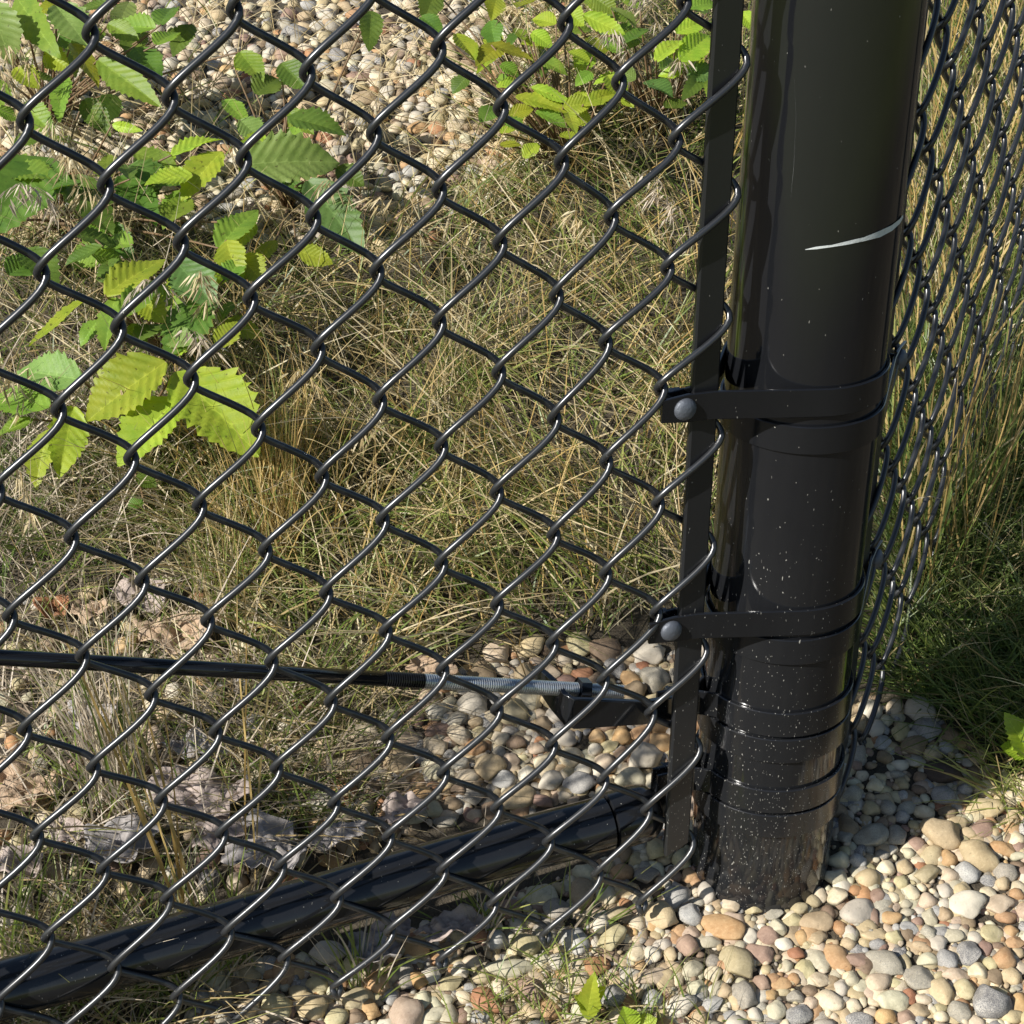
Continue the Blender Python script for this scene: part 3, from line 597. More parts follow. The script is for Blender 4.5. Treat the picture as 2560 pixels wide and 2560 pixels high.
block(500, 0, .586, [(540, 70, 80, 60, 'white'), (500, 120, 70, 60, 'white'), (590, 240, 80, 80, 'granite'), (800, 205, 60, 60, 'olive'), (840, 175, 60, 60, 'cream'), (700, 210, 70, 45, 'white'), (870, 295, 80, 70, 'white'), (700, 420, 110, 80, 'tan', 0, None, True), (680, 330, 110, 45, 'mauve', 0, 'flat mauve slab in the far sunlit gravel beyond the mesh', False), (840, 240, 90, 60, 'pink'), (600, 310, 60, 60, 'orange'), (410, 145, 120, 70, 'granite', 10, None, True), (250, 405, 120, 60, 'grey', 0, None, True), (470, 230, 50, 55, 'rust'), (540, 435, 80, 50, 'tan'), (680, 620, 65, 55, 'olive'), (930, 545, 90, 70, 'orange', 0, None, True), (1040, 670, 90, 60, 'cream'), (850, 805, 60, 50, 'white'), (800, 870, 60, 80, 'pink', 80), (700, 800, 90, 50, 'tan'), (780, 740, 60, 60, 'grey'), (900, 740, 70, 60, 'bluegrey'), (830, 130, 60, 55, 'pink'), (910, 200, 55, 55, 'pink'), (730, 250, 70, 60, 'cream'), (650, 270, 50, 60, 'palegreen'), (640, 215, 90, 60, 'tan'), (450, 75, 70, 45, 'tan'), (590, 650, 100, 90, 'grey'), (480, 380, 90, 50, 'cream')])

# fill the gaps by dart throwing, big stones first
G_POLY = [
 ([(430, 2650), (520, 2430), (900, 2370), (1150, 2290), (1450, 2180), (1690, 2060), (1780, 2100), (2080, 2160), (2090, 1800), (2170, 1740), (2420, 1830), (2500, 1950), (2700, 1990), (2720, 2720), (430, 2720)], 2100, (0.0034, 0.0100)),
 ([(740, 1920), (1000, 1780), (1150, 1680), (1330, 1610), (1780, 1630), (1740, 2080), (1500, 2000), (1100, 2060), (850, 2120)], 800, (0.0036, 0.0120)),
 ([(300, -160), (1560, -160), (1400, 330), (1230, 520), (1000, 640), (760, 620), (420, 560), (-100, 640), (-100, -100)], 2000, (0.0042, 0.0110)),
 ([(0, 1500), (500, 1450), (900, 1800), (950, 2150), (450, 2350), (0, 2450)], 130, (0.004, 0.010))]
GRID = {}
def gkey(x, y): return (int(math.floor(x / 0.04)), int(math.floor(y / 0.04)))
for s_ in STONES: GRID.setdefault(gkey(s_['x'], s_['y']), []).append((s_['x'], s_['y'], s_['r']))
KEYS = ['cream'] * 6 + ['tan'] * 7 + ['white'] * 4 + ['grey'] * 4 + ['olive'] * 3 + ['palegreen'] * 4 + ['orange'] * 3 + ['pink'] * 3 + ['mauve'] * 2 + ['brown'] * 3 + ['bluegrey'] * 2 + ['rust'] + ['granite']
for poly, tries, (r0, r1) in G_POLY:
    sm = sample_poly(poly, tries * 4)
    for t, (u, v) in enumerate(sm):
        f = t / len(sm); r = (r1 * (1 - f) + r0 * f) * rng.uniform(0.8, 1.2)
        p = px(u, v); g = gkey(p[0], p[1]); ok = True
        if math.hypot(p[0] - PC[0], p[1] - PC[1]) < PR + r * 0.6: continue
        for dx in (-1, 0, 1):
            for dy in (-1, 0, 1):
                for (x, y, q) in GRID.get((g[0] + dx, g[1] + dy), ()):
                    if (x - p[0]) ** 2 + (y - p[1]) ** 2 < (0.78 * (q + r)) ** 2: ok = False; break
                if not ok: break
            if not ok: break
        if not ok: continue
        e = rng.uniform(0.72, 1.0); a, b = r / math.sqrt(e), r * math.sqrt(e); c = b * rng.uniform(0.6, 0.85)
        GRID.setdefault(g, []).append((p[0], p[1], r))
        STONES.append(dict(x=p[0], y=p[1], z=ground(p[0], p[1]) + c * rng.uniform(0.1, 0.5), ax=(a, b, c), rot=rng.uniform(0, 6.28), tilt=(rng.uniform(-.35, .35), rng.uniform(-.35, .35)), key=rng.choice(KEYS), k=rng.randrange(NSH), label=None, hand=False, r=r))
# the 300 that show largest are objects of their own
def vis(s_):
    u, v = to_px((s_['x'], s_['y'], s_['z'])); inside = -20 < u < 2580 and -20 < v < 2580
    return (s_['r'] / mpp((s_['x'], s_['y'], s_['z']))) * (1.6 if s_['hand'] else 1.0) if inside else 0
STONES.sort(key=lambda q: (0 if q['label'] else 1, -vis(q)))
def where(s_):
    if s_['y'] > 0.62: return 'in the sunlit gravel beyond the plants'
    if s_['y'] > 0.045 and s_['x'] < 0.09: return 'in the gravel between rail and tightener'
    if s_['x'] > 0.13 and 0.0 < (s_['y'] + 0.012 - 0.25 * (s_['x'] - 0.15)): return 'in the shade beside the post'
    if s_['x'] < 0.03: return 'in the gravel under the mesh edge'
    return 'in the open gravel before the post'
SIZE = lambda s_: 'large' if s_['r'] > 0.0155 else ('mid-sized' if s_['r'] > 0.0105 else 'small')
for s_ in STONES[:300]:
    o = bpy.data.objects.new('pebble', stone_mesh(s_['k'], s_['key'])); COL.objects.link(o)
    o.location = (s_['x'], s_['y'], s_['z']); o.scale = s_['ax']
    o.rotation_mode = 'QUATERNION'
    o.rotation_quaternion = GQ @ Matrix.Rotation(s_['rot'], 3, 'Z').to_quaternion() @ Matrix.Rotation(s_['tilt'][0], 3, 'X').to_quaternion() @ Matrix.Rotation(s_['tilt'][1], 3, 'Y').to_quaternion()
    if s_['label']: tag(o, s_['label'], 'stone', 'stones of the gravel bed')
    else:
        lab = f"{SIZE(s_)} {WORD[s_['key']]} pebble {where(s_)}"; tag(o, lab, 'stone', 'pebbles: ' + lab)
def stuff_stones(name, lst):
    VV = []; FF = []; MI = []; RN = []; n0 = 0; keys = list(PAL)
    for s_ in lst:
        V = SHP2[s_['k']] * np.array(s_['ax'])
        q = GQ @ Matrix.Rotation(s_['rot'], 3, 'Z').to_quaternion() @ Matrix.Rotation(s_['tilt'][0], 3, 'X').to_quaternion()
        V = V @ np.array(q.to_matrix()).T + np.array([s_['x'], s_['y'], s_['z']])
        VV.append(V); FF.append(ICO1[1] + n0); n0 += len(V); MI += [keys.index(s_['key'])] * len(ICO1[1]); RN += [rng.random()] * len(V)
    V = np.concatenate(VV); F = np.concatenate(FF)
    me = bpy.data.meshes.new(name); me.vertices.add(len(V)); me.vertices.foreach_set('co', V.astype(np.float32).ravel())
    me.loops.add(F.size); me.loops.foreach_set('vertex_index', F.astype(np.int32).ravel()); me.polygons.add(len(F))
    me.polygons.foreach_set('loop_start', np.arange(0, F.size, 3, dtype=np.int32)); me.polygons.foreach_set('loop_total', np.full(len(F), 3, dtype=np.int32))
    for k in keys: me.materials.append(SM[k])
    me.polygons.foreach_set('material_index', np.array(MI, dtype=np.int32)); me.polygons.foreach_set('use_smooth', np.ones(len(F), dtype=bool))
    me.update(calc_edges=True); me.validate()
    at_ = me.attributes.new('rnd', 'FLOAT', 'POINT'); at_.data.foreach_set('value', np.array(RN, dtype=np.float32))
    o = bpy.data.objects.new(name, me); COL.objects.link(o)
    tag(o, 'small mixed tan, cream and grey gravel filling the bed', 'gravel', kind='stuff')
rest = STONES[300:]
# a lower course of small stones showing in the gaps
for poly, n in ((G_POLY[0][0], 2200), (G_POLY[1][0], 700), (G_POLY[2][0], 1500)):
    for (u, v) in sample_poly(poly, n):
        p = px(u, v); r = rng.uniform(0.004, 0.0085)
        if math.hypot(p[0] - PC[0], p[1] - PC[1]) < PR + r * 0.5: continue
        rest.append(dict(x=p[0], y=p[1], z=ground(p[0], p[1]) - r * rng.uniform(0.15, 0.5), ax=(r * 1.2, r, r * 0.75), rot=rng.uniform(0, 6), tilt=(rng.uniform(-.4, .4), 0), key=rng.choice(KEYS), k=rng.randrange(NSH), r=r))
# chips and grit lying between the stones
for poly, n in ((G_POLY[0][0], 1500), (G_POLY[1][0], 350)):
    for (u, v) in sample_poly(poly, n):
        p = px(u, v); r = rng.uniform(0.0012, 0.0030)
        if math.hypot(p[0] - PC[0], p[1] - PC[1]) < PR: continue
        rest.append(dict(x=p[0], y=p[1], z=ground(p[0], p[1]) + r * 0.6, ax=(r * 1.3, r, r * 0.8), rot=rng.uniform(0, 6), tilt=(rng.uniform(-.5, .5), 0), key=rng.choice(KEYS), k=rng.randrange(NSH), r=r))
stuff_stones('gravel', rest)
print('stones', len(STONES), 'rest', len(rest))

# ------------------------------------------------------------------ leaves
def leaf_mat(name, c_hi, c_lo, transl=0.45):
    mt, n, b = new_mat(name)
    at_ = n.nodes.new('ShaderNodeAttribute'); at_.attribute_name = 'leaf'; sc = n.nodes.new('ShaderNodeSeparateColor'); n.links.new(at_.outputs['Color'], sc.inputs[0])
    oi = n.nodes.new('ShaderNodeObjectInfo'); geo = n.nodes.new('ShaderNodeNewGeometry'); pos = geo.outputs['Position']
    f1 = noise_n(n, pos, 60, 4, 0.6); f2 = noise_n(n, pos, 500, 3, 0.6)
    c = mixc(n, ramp(n, [(0.35, (0, 0, 0)), (0.7, (1, 1, 1))], f1).outputs[0], c_hi, c_lo)
    vein = ramp(n, [(0.78, (0, 0, 0)), (1.0, (1, 1, 1))], sc.outputs[0]).outputs[0]
    c = mixc(n, math_n(n, 'MULTIPLY', vein, 0.5), c, tuple(min(1, q * 1.5 + 0.02) for q in c_hi))
    edge = math_n(n, 'MULTIPLY', math_n(n, 'GREATER_THAN', math_n(n, 'ADD', math_n(n, 'MULTIPLY', sc.outputs[1], 0.55), math_n(n, 'MULTIPLY', f1, 0.6)), 0.86), 0.55)
    c = mixc(n, math_n(n, 'MULTIPLY', edge, oi.outputs['Random']), c, (0.22, 0.13, 0.03))
    spot = math_n(n, 'MULTIPLY', math_n(n, 'GREATER_THAN', noise_n(n, pos, 230, 2, 0.5), 0.70), 0.6); c = mixc(n, spot, c, (0.06, 0.035, 0.015))
    hs = n.nodes.new('ShaderNodeHueSaturation'); n.links.new(c, hs.inputs['Color']); n.links.new(math_n(n, 'ADD', math_n(n, 'MULTIPLY', oi.outputs['Random'], 0.035), 0.482), hs.inputs['Hue']); n.links.new(math_n(n, 'ADD', math_n(n, 'MULTIPLY', oi.outputs['Random'], 0.4), 0.8), hs.inputs['Value'])
    n.links.new(hs.outputs[0], b.inputs['Base Color']); b.inputs['Roughness'].default_value = 0.48; b.inputs['Specular IOR Level'].default_value = 0.4
    tr = n.nodes.new('ShaderNodeBsdfTranslucent'); n.links.new(mixc(n, 1.0, hs.outputs[0], (1.25, 1.2, 0.5), 'MULTIPLY'), tr.inputs[0])
    mx = n.nodes.new('ShaderNodeMixShader'); mx.inputs[0].default_value = transl; n.links.new(b.outputs[0], mx.inputs[1]); n.links.new(tr.outputs[0], mx.inputs[2])
    n.links.new(mx.outputs[0], n.nodes['Material Output'].inputs['Surface'])
    bp = n.nodes.new('ShaderNodeBump'); bp.inputs['Strength'].default_value = 0.35; bp.inputs['Distance'].default_value = 0.0006; n.links.new(f2, bp.inputs['Height']); n.links.new(bp.outputs[0], b.inputs['Normal'])
    return mt
LM = {'b': leaf_mat('leaf_bright', (0.42, 0.52, 0.05), (0.28, 0.42, 0.035)), 'm': leaf_mat('leaf_mid', (0.24, 0.35, 0.045), (0.15, 0.26, 0.03)),
      'd': leaf_mat('leaf_deep', (0.14, 0.23, 0.035), (0.085, 0.16, 0.025)), 'p': leaf_mat('leaf_pale', (0.26, 0.37, 0.10), (0.18, 0.29, 0.06)), 'y': leaf_mat('leaf_yellowing', (0.34, 0.36, 0.03), (0.22, 0.26, 0.03)),
      'g': leaf_mat('leaf_bluish', (0.15, 0.27, 0.07), (0.10, 0.20, 0.05))}
M_STEM = simple('plant_stem', (0.16, 0.10, 0.05), 0.6, 0, 0.3, 300)
M_STEMG = simple('green_stem', (0.16, 0.20, 0.06), 0.6, 0, 0.3, 300)
def leaf_geo(length, width, fold, curl, seed, teeth=11, blunt=0.0):
    """serrated blade along +X, normal +Z; side veins raised as ridges"""
    r = random.Random(seed); NU, NV = 34, 8; V = []; A = []; F = []
    tw = r.uniform(-0.35, 0.35); wv = r.uniform(0.4, 1.0); ph = r.uniform(0, 6)
    for i in range(NU + 1):
        t = i / NU
        prof = (math.sin(math.pi * min(1, t * 0.985 + 0.012) ** (0.78 - blunt * 0.15)) ** 0.85) * (1 - 0.18 * t)
        tooth = 1 + 0.24 * ((t * teeth * 1.0) % 1.0 - 0.5) * (1 if 0.06 < t < 0.96 else 0) + 0.05 * ((t * teeth * 2.3) % 1 - 0.5)
        for jn in range(-NV, NV + 1):
            s_ = jn / NV; hw = width / 2 * prof * (1 + (tooth - 1) * abs(s_) ** 3)
            x = t * length - 0.10 * length * 0.0 + abs(s_) * hw * 0.22; y = s_ * hw
            vp = (t * 9.0 - abs(s_) * 1.7 * prof) % 1.0; ridge = math.cos(2 * math.pi * vp)
            z = fold * abs(y) + 0.026 * width * ridge * (0.3 + abs(s_)) * prof - curl * length * t * t * 0.5 + 0.035 * length * wv * math.sin(t * 7 + ph) * abs(s_) + tw * y * t
            V.append((x, y, z)); A.append((max(0.0, 1 - abs(vp - 0.5) * -2 - 1) if False else (1.0 if abs(s_) < 0.05 else (0.5 + 0.5 * ridge) ** 3), max(abs(s_) ** 2, t ** 4), t, 1))
    n = 2 * NV + 1
    for i in range(NU):
        for k in range(n - 1): F.append((i * n + k, (i + 1) * n + k, (i + 1) * n + k + 1, i * n + k + 1))
    return V, F, A
LEAFC = [0]; LIFT = 0.045
def add_leaf(parent, u0, v0, u1, v1, wpx, key, hb, ht, roll=0.0, fold=0.25, curl=0.25, facing=None):
    LEAFC[0] += 1
    hb += LIFT; ht += LIFT; p0 = px(u0, v0, hb); p1 = px(u1, v1, ht); ln = float(np.linalg.norm(p1 - p0)); wd = wpx * 1.12 * mpp((p0 + p1) / 2)
    V, F, A = leaf_geo(ln, wd, fold, curl, LEAFC[0] * 17 + 3, rng.randint(9, 13))
    X = Vector(p1 - p0).normalized(); up = Vector((-0.25, -0.42, 0.9)) + Vector((rng.uniform(-.3, .3), rng.uniform(-.2, .2), 0))
    if facing: up = Vector(facing)
    Y = up.cross(X).normalized(); Z = X.cross(Y)
    M = Matrix((X, Y, Z)).transposed(); M = M @ Matrix.Rotation(roll, 3, 'X')
    me_o = mesh_obj('leaf', V, F, LM[key], None)
    ca = me_o.data.color_attributes.new('leaf', 'FLOAT_COLOR', 'POINT'); ca.data.foreach_set('color', np.array(A, dtype=np.float32).ravel())
    M4 = M.to_4x4(); M4.translation = Vector(p0)
    me_o.matrix_world = M4
    me_o.parent = parent; me_o.matrix_parent_inverse = Matrix.Translation(-Vector(parent.location))
    return p0
def extra(poly, n, mix, L=(60, 130), h=(.03, .09)):
    out = []
    for (u, v) in sample_poly(poly, n):
        a = rng.uniform(0, 6.283); l_ = rng.uniform(*L); hb = rng.uniform(*h)
        out.append((u, v, u + math.cos(a) * l_, v + math.sin(a) * l_ * 0.75, l_ * rng.uniform(.5, .72), rng.choice(mix), hb, hb - rng.uniform(-.01, .02), rng.uniform(-.4, .4)))
    return out
def plant(name, label, cat, root_px, leaves, group=None, stem_mat=None, stem_r=0.0016):
    rp = px(*root_px); root = empty(name, tuple(rp)); tag(root, label, cat, group)
    for lf in leaves:
        u0, v0, u1, v1, wd, key = lf[:6]; hb = lf[6] if len(lf) > 6 else rng.uniform(0.05, 0.08); ht = lf[7] if len(lf) > 7 else hb - rng.uniform(-0.01, 0.02); roll = lf[8] if len(lf) > 8 else rng.uniform(-.25, .25)
        p0 = add_leaf(root, u0, v0, u1, v1, wd, key, hb, ht, roll)
        mid = (p0 + rp) / 2 + np.array([rng.uniform(-.01, .01), rng.uniform(-.01, .01), 0.01]); P = []
        for k in range(9): t = k / 8; P.append((1 - t) ** 2 * rp + 2 * t * (1 - t) * mid + t * t * p0)
        P[0] = P[0] - np.array([0, 0, 0.01])
        mb = MB(); mb.tube(P, [stem_r * (1.15 - 0.6 * k / 8) for k in range(9)], 6); local(mb.build('stem', stem_mat or M_STEM), root)
    return root
plant('leafy_seedling', 'low seedling with big veined yellow-green leaves spread above the dark grass gap', 'plant', (330, 1120), [
 (205, 950, 27, 914, 112, 'p', .085, .075, -.2), (125, 1015, -35, 985, 100, 'm', .07, .06), (83, 1049, -10, 1082, 62, 'm', .05, .045), (415, 905, 208, 1035, 165, 'b', .10, .085, .15), (445, 995, 288, 1148, 135, 'b', .085, .07, .1),
 (436, 930, 648, 1112, 195, 'b', .095, .075, -.25), (183, 1017, 150, 1186, 95, 'b', .07, .05), (122, 1074, 80, 1212, 74, 'b', .06, .04), (340, 1190, 392, 1215, 46, 'd', .03, .025), (360, 1255, 318, 1262, 40, 'd', .02, .02)])
plant('leafy_seedling', 'seedling with narrow upright light green leaves among straw, above the big-leaved one', 'plant', (420, 900), [
 (263, 738, 412, 630, 96, 'b', .10, .11), (300, 790, 405, 680, 66, 'm', .10, .10, .5), (220, 748, 62, 846, 44, 'b', .09, .08, .5), (288, 745, 254, 864, 70, 'm', .09, .08), (345, 742, 412, 800, 76, 'b', .09, .08), (436, 650, 536, 756, 112, 'g', .10, .09),
 (515, 758, 415, 884, 124, 'd', .08, .07), (545, 872, 592, 797, 64, 'b', .08, .09), (566, 600, 594, 700, 76, 'b', .09, .08), (338, 852, 404, 800, 62, 'd', .07, .07), (430, 760, 340, 720, 70, 'm', .08, .08), (480, 860, 400, 830, 60, 'p', .075, .07), (245, 800, 200, 860, 50, 'm', .06, .05), (560, 700, 610, 640, 60, 'm', .08, .085), (600, 640, 655, 700, 80, 'b', .08, .07)] + extra([(260, 680), (560, 620), (600, 860), (330, 900)], 10, 'mmdgb', (70, 120)))
plant('leafy_seedling', 'broad dark-leaved plant overhung by grey drooping seed heads', 'plant', (150, 560), [
 (130, 395, -40, 560, 230, 'd', .07, .06, .1), (155, 440, 285, 565, 120, 'd', .065, .055), (300, 440, 392, 545, 95, 'd', .06, .05), (330, 380, 445, 412, 64, 'm', .075, .07), (318, 420, 455, 452, 75, 'd', .07, .065), (428, 388, 558, 330, 88, 'b', .085, .09, -.3), (555, 378, 448, 486, 88, 'b', .085, .07, .2),
 (280, 312, 352, 326, 26, 'b', .08, .08, .6), (545, 620, 642, 508, 84, 'm', .075, .085), (60, 620, 140, 700, 90, 'd', .04, .04), (250, 560, 330, 640, 80, 'd', .04, .03), (20, 690, 90, 640, 80, 'd', .04, .04), (210, 250, 270, 330, 60, 'd', .07, .06), (470, 470, 400, 560, 70, 'm', .06, .05), (640, 560, 560, 640, 60, 'b', .07, .06)] + extra([(-20, 330), (500, 330), (520, 600), (-20, 700)], 20, 'ddmmb', (80, 150)))
plant('leafy_seedling', 'plant with pale blue-green leaf on a tall thin stem behind the crossing straw', 'plant', (120, 300), [
 (-25, 10, 24, 145, 105, 'p', .14, .12), (40, -10, 125, 124, 84, 'm', .13, .12), (140, 15, 222, 105, 96, 'p', .14, .13), (165, 190, 138, 290, 52, 'm', .09, .08), (-10, 275, 54, 300, 46, 'm', .09, .08), (36, 170, 95, 215, 66, 'b', .10, .09), (110, 130, 170, 170, 60, 'b', .10, .09), (245, 150, 392, 252, 78, 'm', .10, .085, .3), (335, 118, 402, 182, 74, 'd', .09, .08), (390, 112, 445, 68, 64, 'm', .10, .10),
 (402, 62, 432, 0, 64, 'd', .10, .10), (600, 130, 655, 195, 66, 'm', .10, .09), (270, 60, 345, 95, 50, 'm', .1, .095), (480, 60, 430, 130, 60, 'd', .08, .07), (5, 200, -30, 280, 70, 'm', .10, .09), (60, 260, 130, 330, 70, 'm', .08, .07), (180, 110, 250, 200, 60, 'y', .10, .09)] + extra([(-20, 0), (470, 0), (420, 260), (-20, 330)], 18, 'ddmmbp', (70, 130)))
plant('leafy_seedling', 'plant with one pale corrugated leaf and a drooping blue-green one below it', 'plant', (720, 520), [
 (600, 412, 852, 388, 136, 'p', .085, .08, .3), (770, 452, 908, 625, 116, 'g', .08, .05, -.2), (718, 292, 864, 322, 86, 'd', .085, .08), (702, 158, 764, 214, 76, 'd', .09, .08), (640, 236, 696, 186, 76, 'd', .08, .085), (588, 175, 652, 136, 66, 'b', .085, .09), (930, 26, 924, 114, 58, 'd', .09, .08), (740, 625, 832, 656, 54, 'b', .05, .04), (600, 300, 660, 350, 70, 'p', .08, .07), (655, 330, 600, 420, 60, 'b', .08, .07), (560, 250, 620, 300, 50, 'm', .08, .08), (840, 420, 910, 460, 60, 'd', .06, .05), (690, 600, 640, 660, 50, 'b', .05, .04)] + extra([(560, 260), (760, 280), (820, 420), (600, 480)], 8, 'dmpb', (60, 110)))
plant('leafy_sapling', 'sapling with tiers of small toothed yellow-green leaves at the gravel edge', 'plant', (1420, 420), [
 (1138, 85, 1192, 142, 62, 'b', .10, .09), (1244, -10, 1230, 44, 52, 'y', .11, .10), (1228, 50, 1236, 115, 54, 'd', .09, .08), (1228, 112, 1335, 142, 50, 'y', .09, .085), (1328, 80, 1382, 116, 46, 'b', .10, .09), (1240, 218, 1304, 204, 36, 'b', .08, .08), (1288, 240, 1424, 268, 52, 'b', .075, .07), (1328, 220, 1434, 252, 42, 'b', .08, .075), (1272, 288, 1334, 268, 42, 'y', .06, .065),
 (1338, 278, 1428, 312, 36, 'm', .065, .055), (1408, 268, 1484, 254, 52, 'b', .07, .075), (1458, 262, 1544, 224, 42, 'b', .075, .08), (1418, 274, 1482, 308, 46, 'b', .065, .055), (1250, 334, 1304, 308, 40, 'b', .05, .055), (1518, 188, 1562, 244, 62, 'b', .09, .08), (1556, 240, 1584, 266, 34, 'b', .075, .07), (1310, 396, 1346, 352, 42, 'b', .04, .05), (1248, 362, 1308, 360, 28, 'y', .045, .045), (1398, 342, 1456, 334, 30, 'b', .05, .05),
 (1250, 160, 1300, 190, 50, 'm', .08, .07), (1350, 150, 1420, 180, 44, 'm', .085, .08), (1420, 130, 1480, 150, 42, 'b', .09, .085), (1240, 270, 1200, 300, 50, 'd', .06, .06), (1170, 190, 1130, 230, 50, 'd', .07, .06), (1480, 180, 1440, 210, 40, 'm', .08, .075), (1390, 60, 1330, 40, 50, 'b', .1, .1), (1290, 20, 1340, -10, 56, 'y', .11, .11), (1050, 40, 1110, 80, 50, 'd', .1, .09), (1090, -20, 1060, 50, 60, 'd', .1, .09)] + extra([(1210, 60), (1480, 60), (1540, 280), (1260, 330)], 22, 'bbymd', (45, 90)))
plant('leafy_sapling', 'sapling of pointed bright leaves pressed close behind the tension bar', 'plant', (1640, 330), [
 (1458, 38, 1564, 82, 52, 'b', .10, .09), (1528, 18, 1596, 60, 52, 'p', .105, .10), (1640, 152, 1722, 78, 62, 'b', .10, .11), (1700, 152, 1782, 76, 70, 'b', .10, .11), (1608, 205, 1686, 232, 82, 'g', .075, .07), (1716, 178, 1800, 192, 62, 'g', .08, .08), (1690, 84, 1770, 44, 52, 'b', .11, .115), (1560, 110, 1620, 60, 50, 'd', .09, .095), (1480, -10, 1540, 30, 56, 'm', .11, .10),
 (1600, 20, 1560, -20, 50, 'm', .11, .11), (1660, 270, 1720, 250, 50, 'd', .06, .06), (1720, 20, 1790, 0, 60, 'm', .11, .11), (1410, 20, 1460, 60, 50, 'b', .1, .09), (1500, 100, 1560, 130, 44, 'm', .09, .085), (1850, 30, 1890, 70, 50, 'b', .1, .09)] + extra([(1420, -20), (1800, -20), (1800, 220), (1560, 200)], 20, 'bbmdp', (50, 100)))
LIFT = 0.0
plant('weed_seedling', 'single upright bright green lobed weed at the gravel edge among short grass', 'plant', (1470, 2560), [(1468, 2548, 1482, 2442, 58, 'b', .012, .05, .2), (1476, 2520, 1440, 2490, 36, 'b', .018, .03), (1478, 2500, 1510, 2470, 34, 'b', .02, .035)], None, M_STEMG, 0.0009)
plant('weed_seedling', 'small weed leaf beside the upright one at the gravel edge', 'plant', (1580, 2580), [(1580, 2575, 1560, 2520, 60, 'b', .012, .03), (1590, 2570, 1640, 2545, 50, 'b', .012, .02)], None, M_STEMG, 0.0009)
plant('weed_seedling', 'broad bright green lobed weed leaf against the shaded lawn grass', 'plant', (2585, 1930), [(2580, 1900, 2520, 1780, 88, 'b', .03, .06), (2570, 1890, 2505, 1860, 70, 'b', .03, .035), (2585, 1880, 2590, 1800, 70, 'm', .03, .06)], None, M_STEMG, 0.001)

# ------------------------------------------------------------------ dead leaves
def dead_mat(name, c1, c2):
    mt, n, b = new_mat(name); geo = n.nodes.new('ShaderNodeNewGeometry'); pos = geo.outputs['Position']
    f = noise_n(n, pos, 90, 5, 0.65); f2 = noise_n(n, pos, 600, 4, 0.7)
    c = mixc(n, ramp(n, [(0.35, (0, 0, 0)), (0.65, (1, 1, 1))], f).outputs[0], c1, c2); c = mixc(n, math_n(n, 'MULTIPLY', f2, 0.4), c, tuple(q * 0.55 for q in c1))
    n.links.new(c, b.inputs['Base Color']); b.inputs['Roughness'].default_value = 0.8
    bp = n.nodes.new('ShaderNodeBump'); bp.inputs['Strength'].default_value = 0.6; bp.inputs['Distance'].default_value = 0.001; n.links.new(math_n(n, 'ADD', f, f2), bp.inputs['Height']); n.links.new(bp.outputs[0], b.inputs['Normal'])
    return mt
DM = {'p': dead_mat('dead_leaf_pinkgrey', (0.36, 0.29, 0.25), (0.46, 0.38, 0.33)), 't': dead_mat('dead_leaf_tan', (0.38, 0.26, 0.16), (0.48, 0.36, 0.25)), 'g': dead_mat('dead_leaf_grey', (0.30, 0.27, 0.25), (0.42, 0.39, 0.37)), 'r': dead_mat('dead_leaf_rust', (0.26, 0.10, 0.04), (0.34, 0.17, 0.08))}
def dead_leaf(u, v, wpx, hpx, rot, key, label, seed, h=0.014, group=None):
    p = px(u, v, h); s_ = mpp(p); a, b = wpx * s_ / 2, hpx * s_ / 2 * 1.25; r = random.Random(seed); V = []; F = []; NU, NA = 12, 40; o = Vector((r.uniform(0, 90),) * 3)
    for i in range(NU + 1):
        t = i / NU
        for k in range(NA):
            an = 2 * math.pi * k / NA; rad = t * (1 + 0.28 * noise.noise(Vector((math.cos(an) * 1.6, math.sin(an) * 1.6, seed))) + 0.10 * math.sin(an * 7 + seed))
            x, y = math.cos(an) * rad * a, math.sin(an) * rad * b
            q = Vector((x * 55, y * 55, seed * 1.3))
            z = 0.011 * noise.noise(q) + 0.007 * noise.noise(q * 2.3 + o) + 0.0035 * noise.noise(q * 5.1) + 0.6 * t ** 3 * min(a, b) * (0.5 + 0.5 * math.sin(2 * an + seed)) * 0.7
            V.append((x, y, z))
    for i in range(NU):
        for k in range(NA): k2 = (k + 1) % NA; F.append((i * NA + k, i * NA + k2, (i + 1) * NA + k2, (i + 1) * NA + k))
    ob = mesh_obj('dead_leaf', V, F, DM[key])
    ob.rotation_mode = 'QUATERNION'; ob.rotation_quaternion = GQ @ Matrix.Rotation(YAW0 - math.radians(rot), 3, 'Z').to_quaternion(); ob.location = tuple(p + np.array([0, 0, 0.004]))
    sol = ob.modifiers.new('thickness', 'SOLIDIFY'); sol.thickness = 0.0004
    tag(ob, label, 'dead leaf', group or 'dead leaves in the grass')
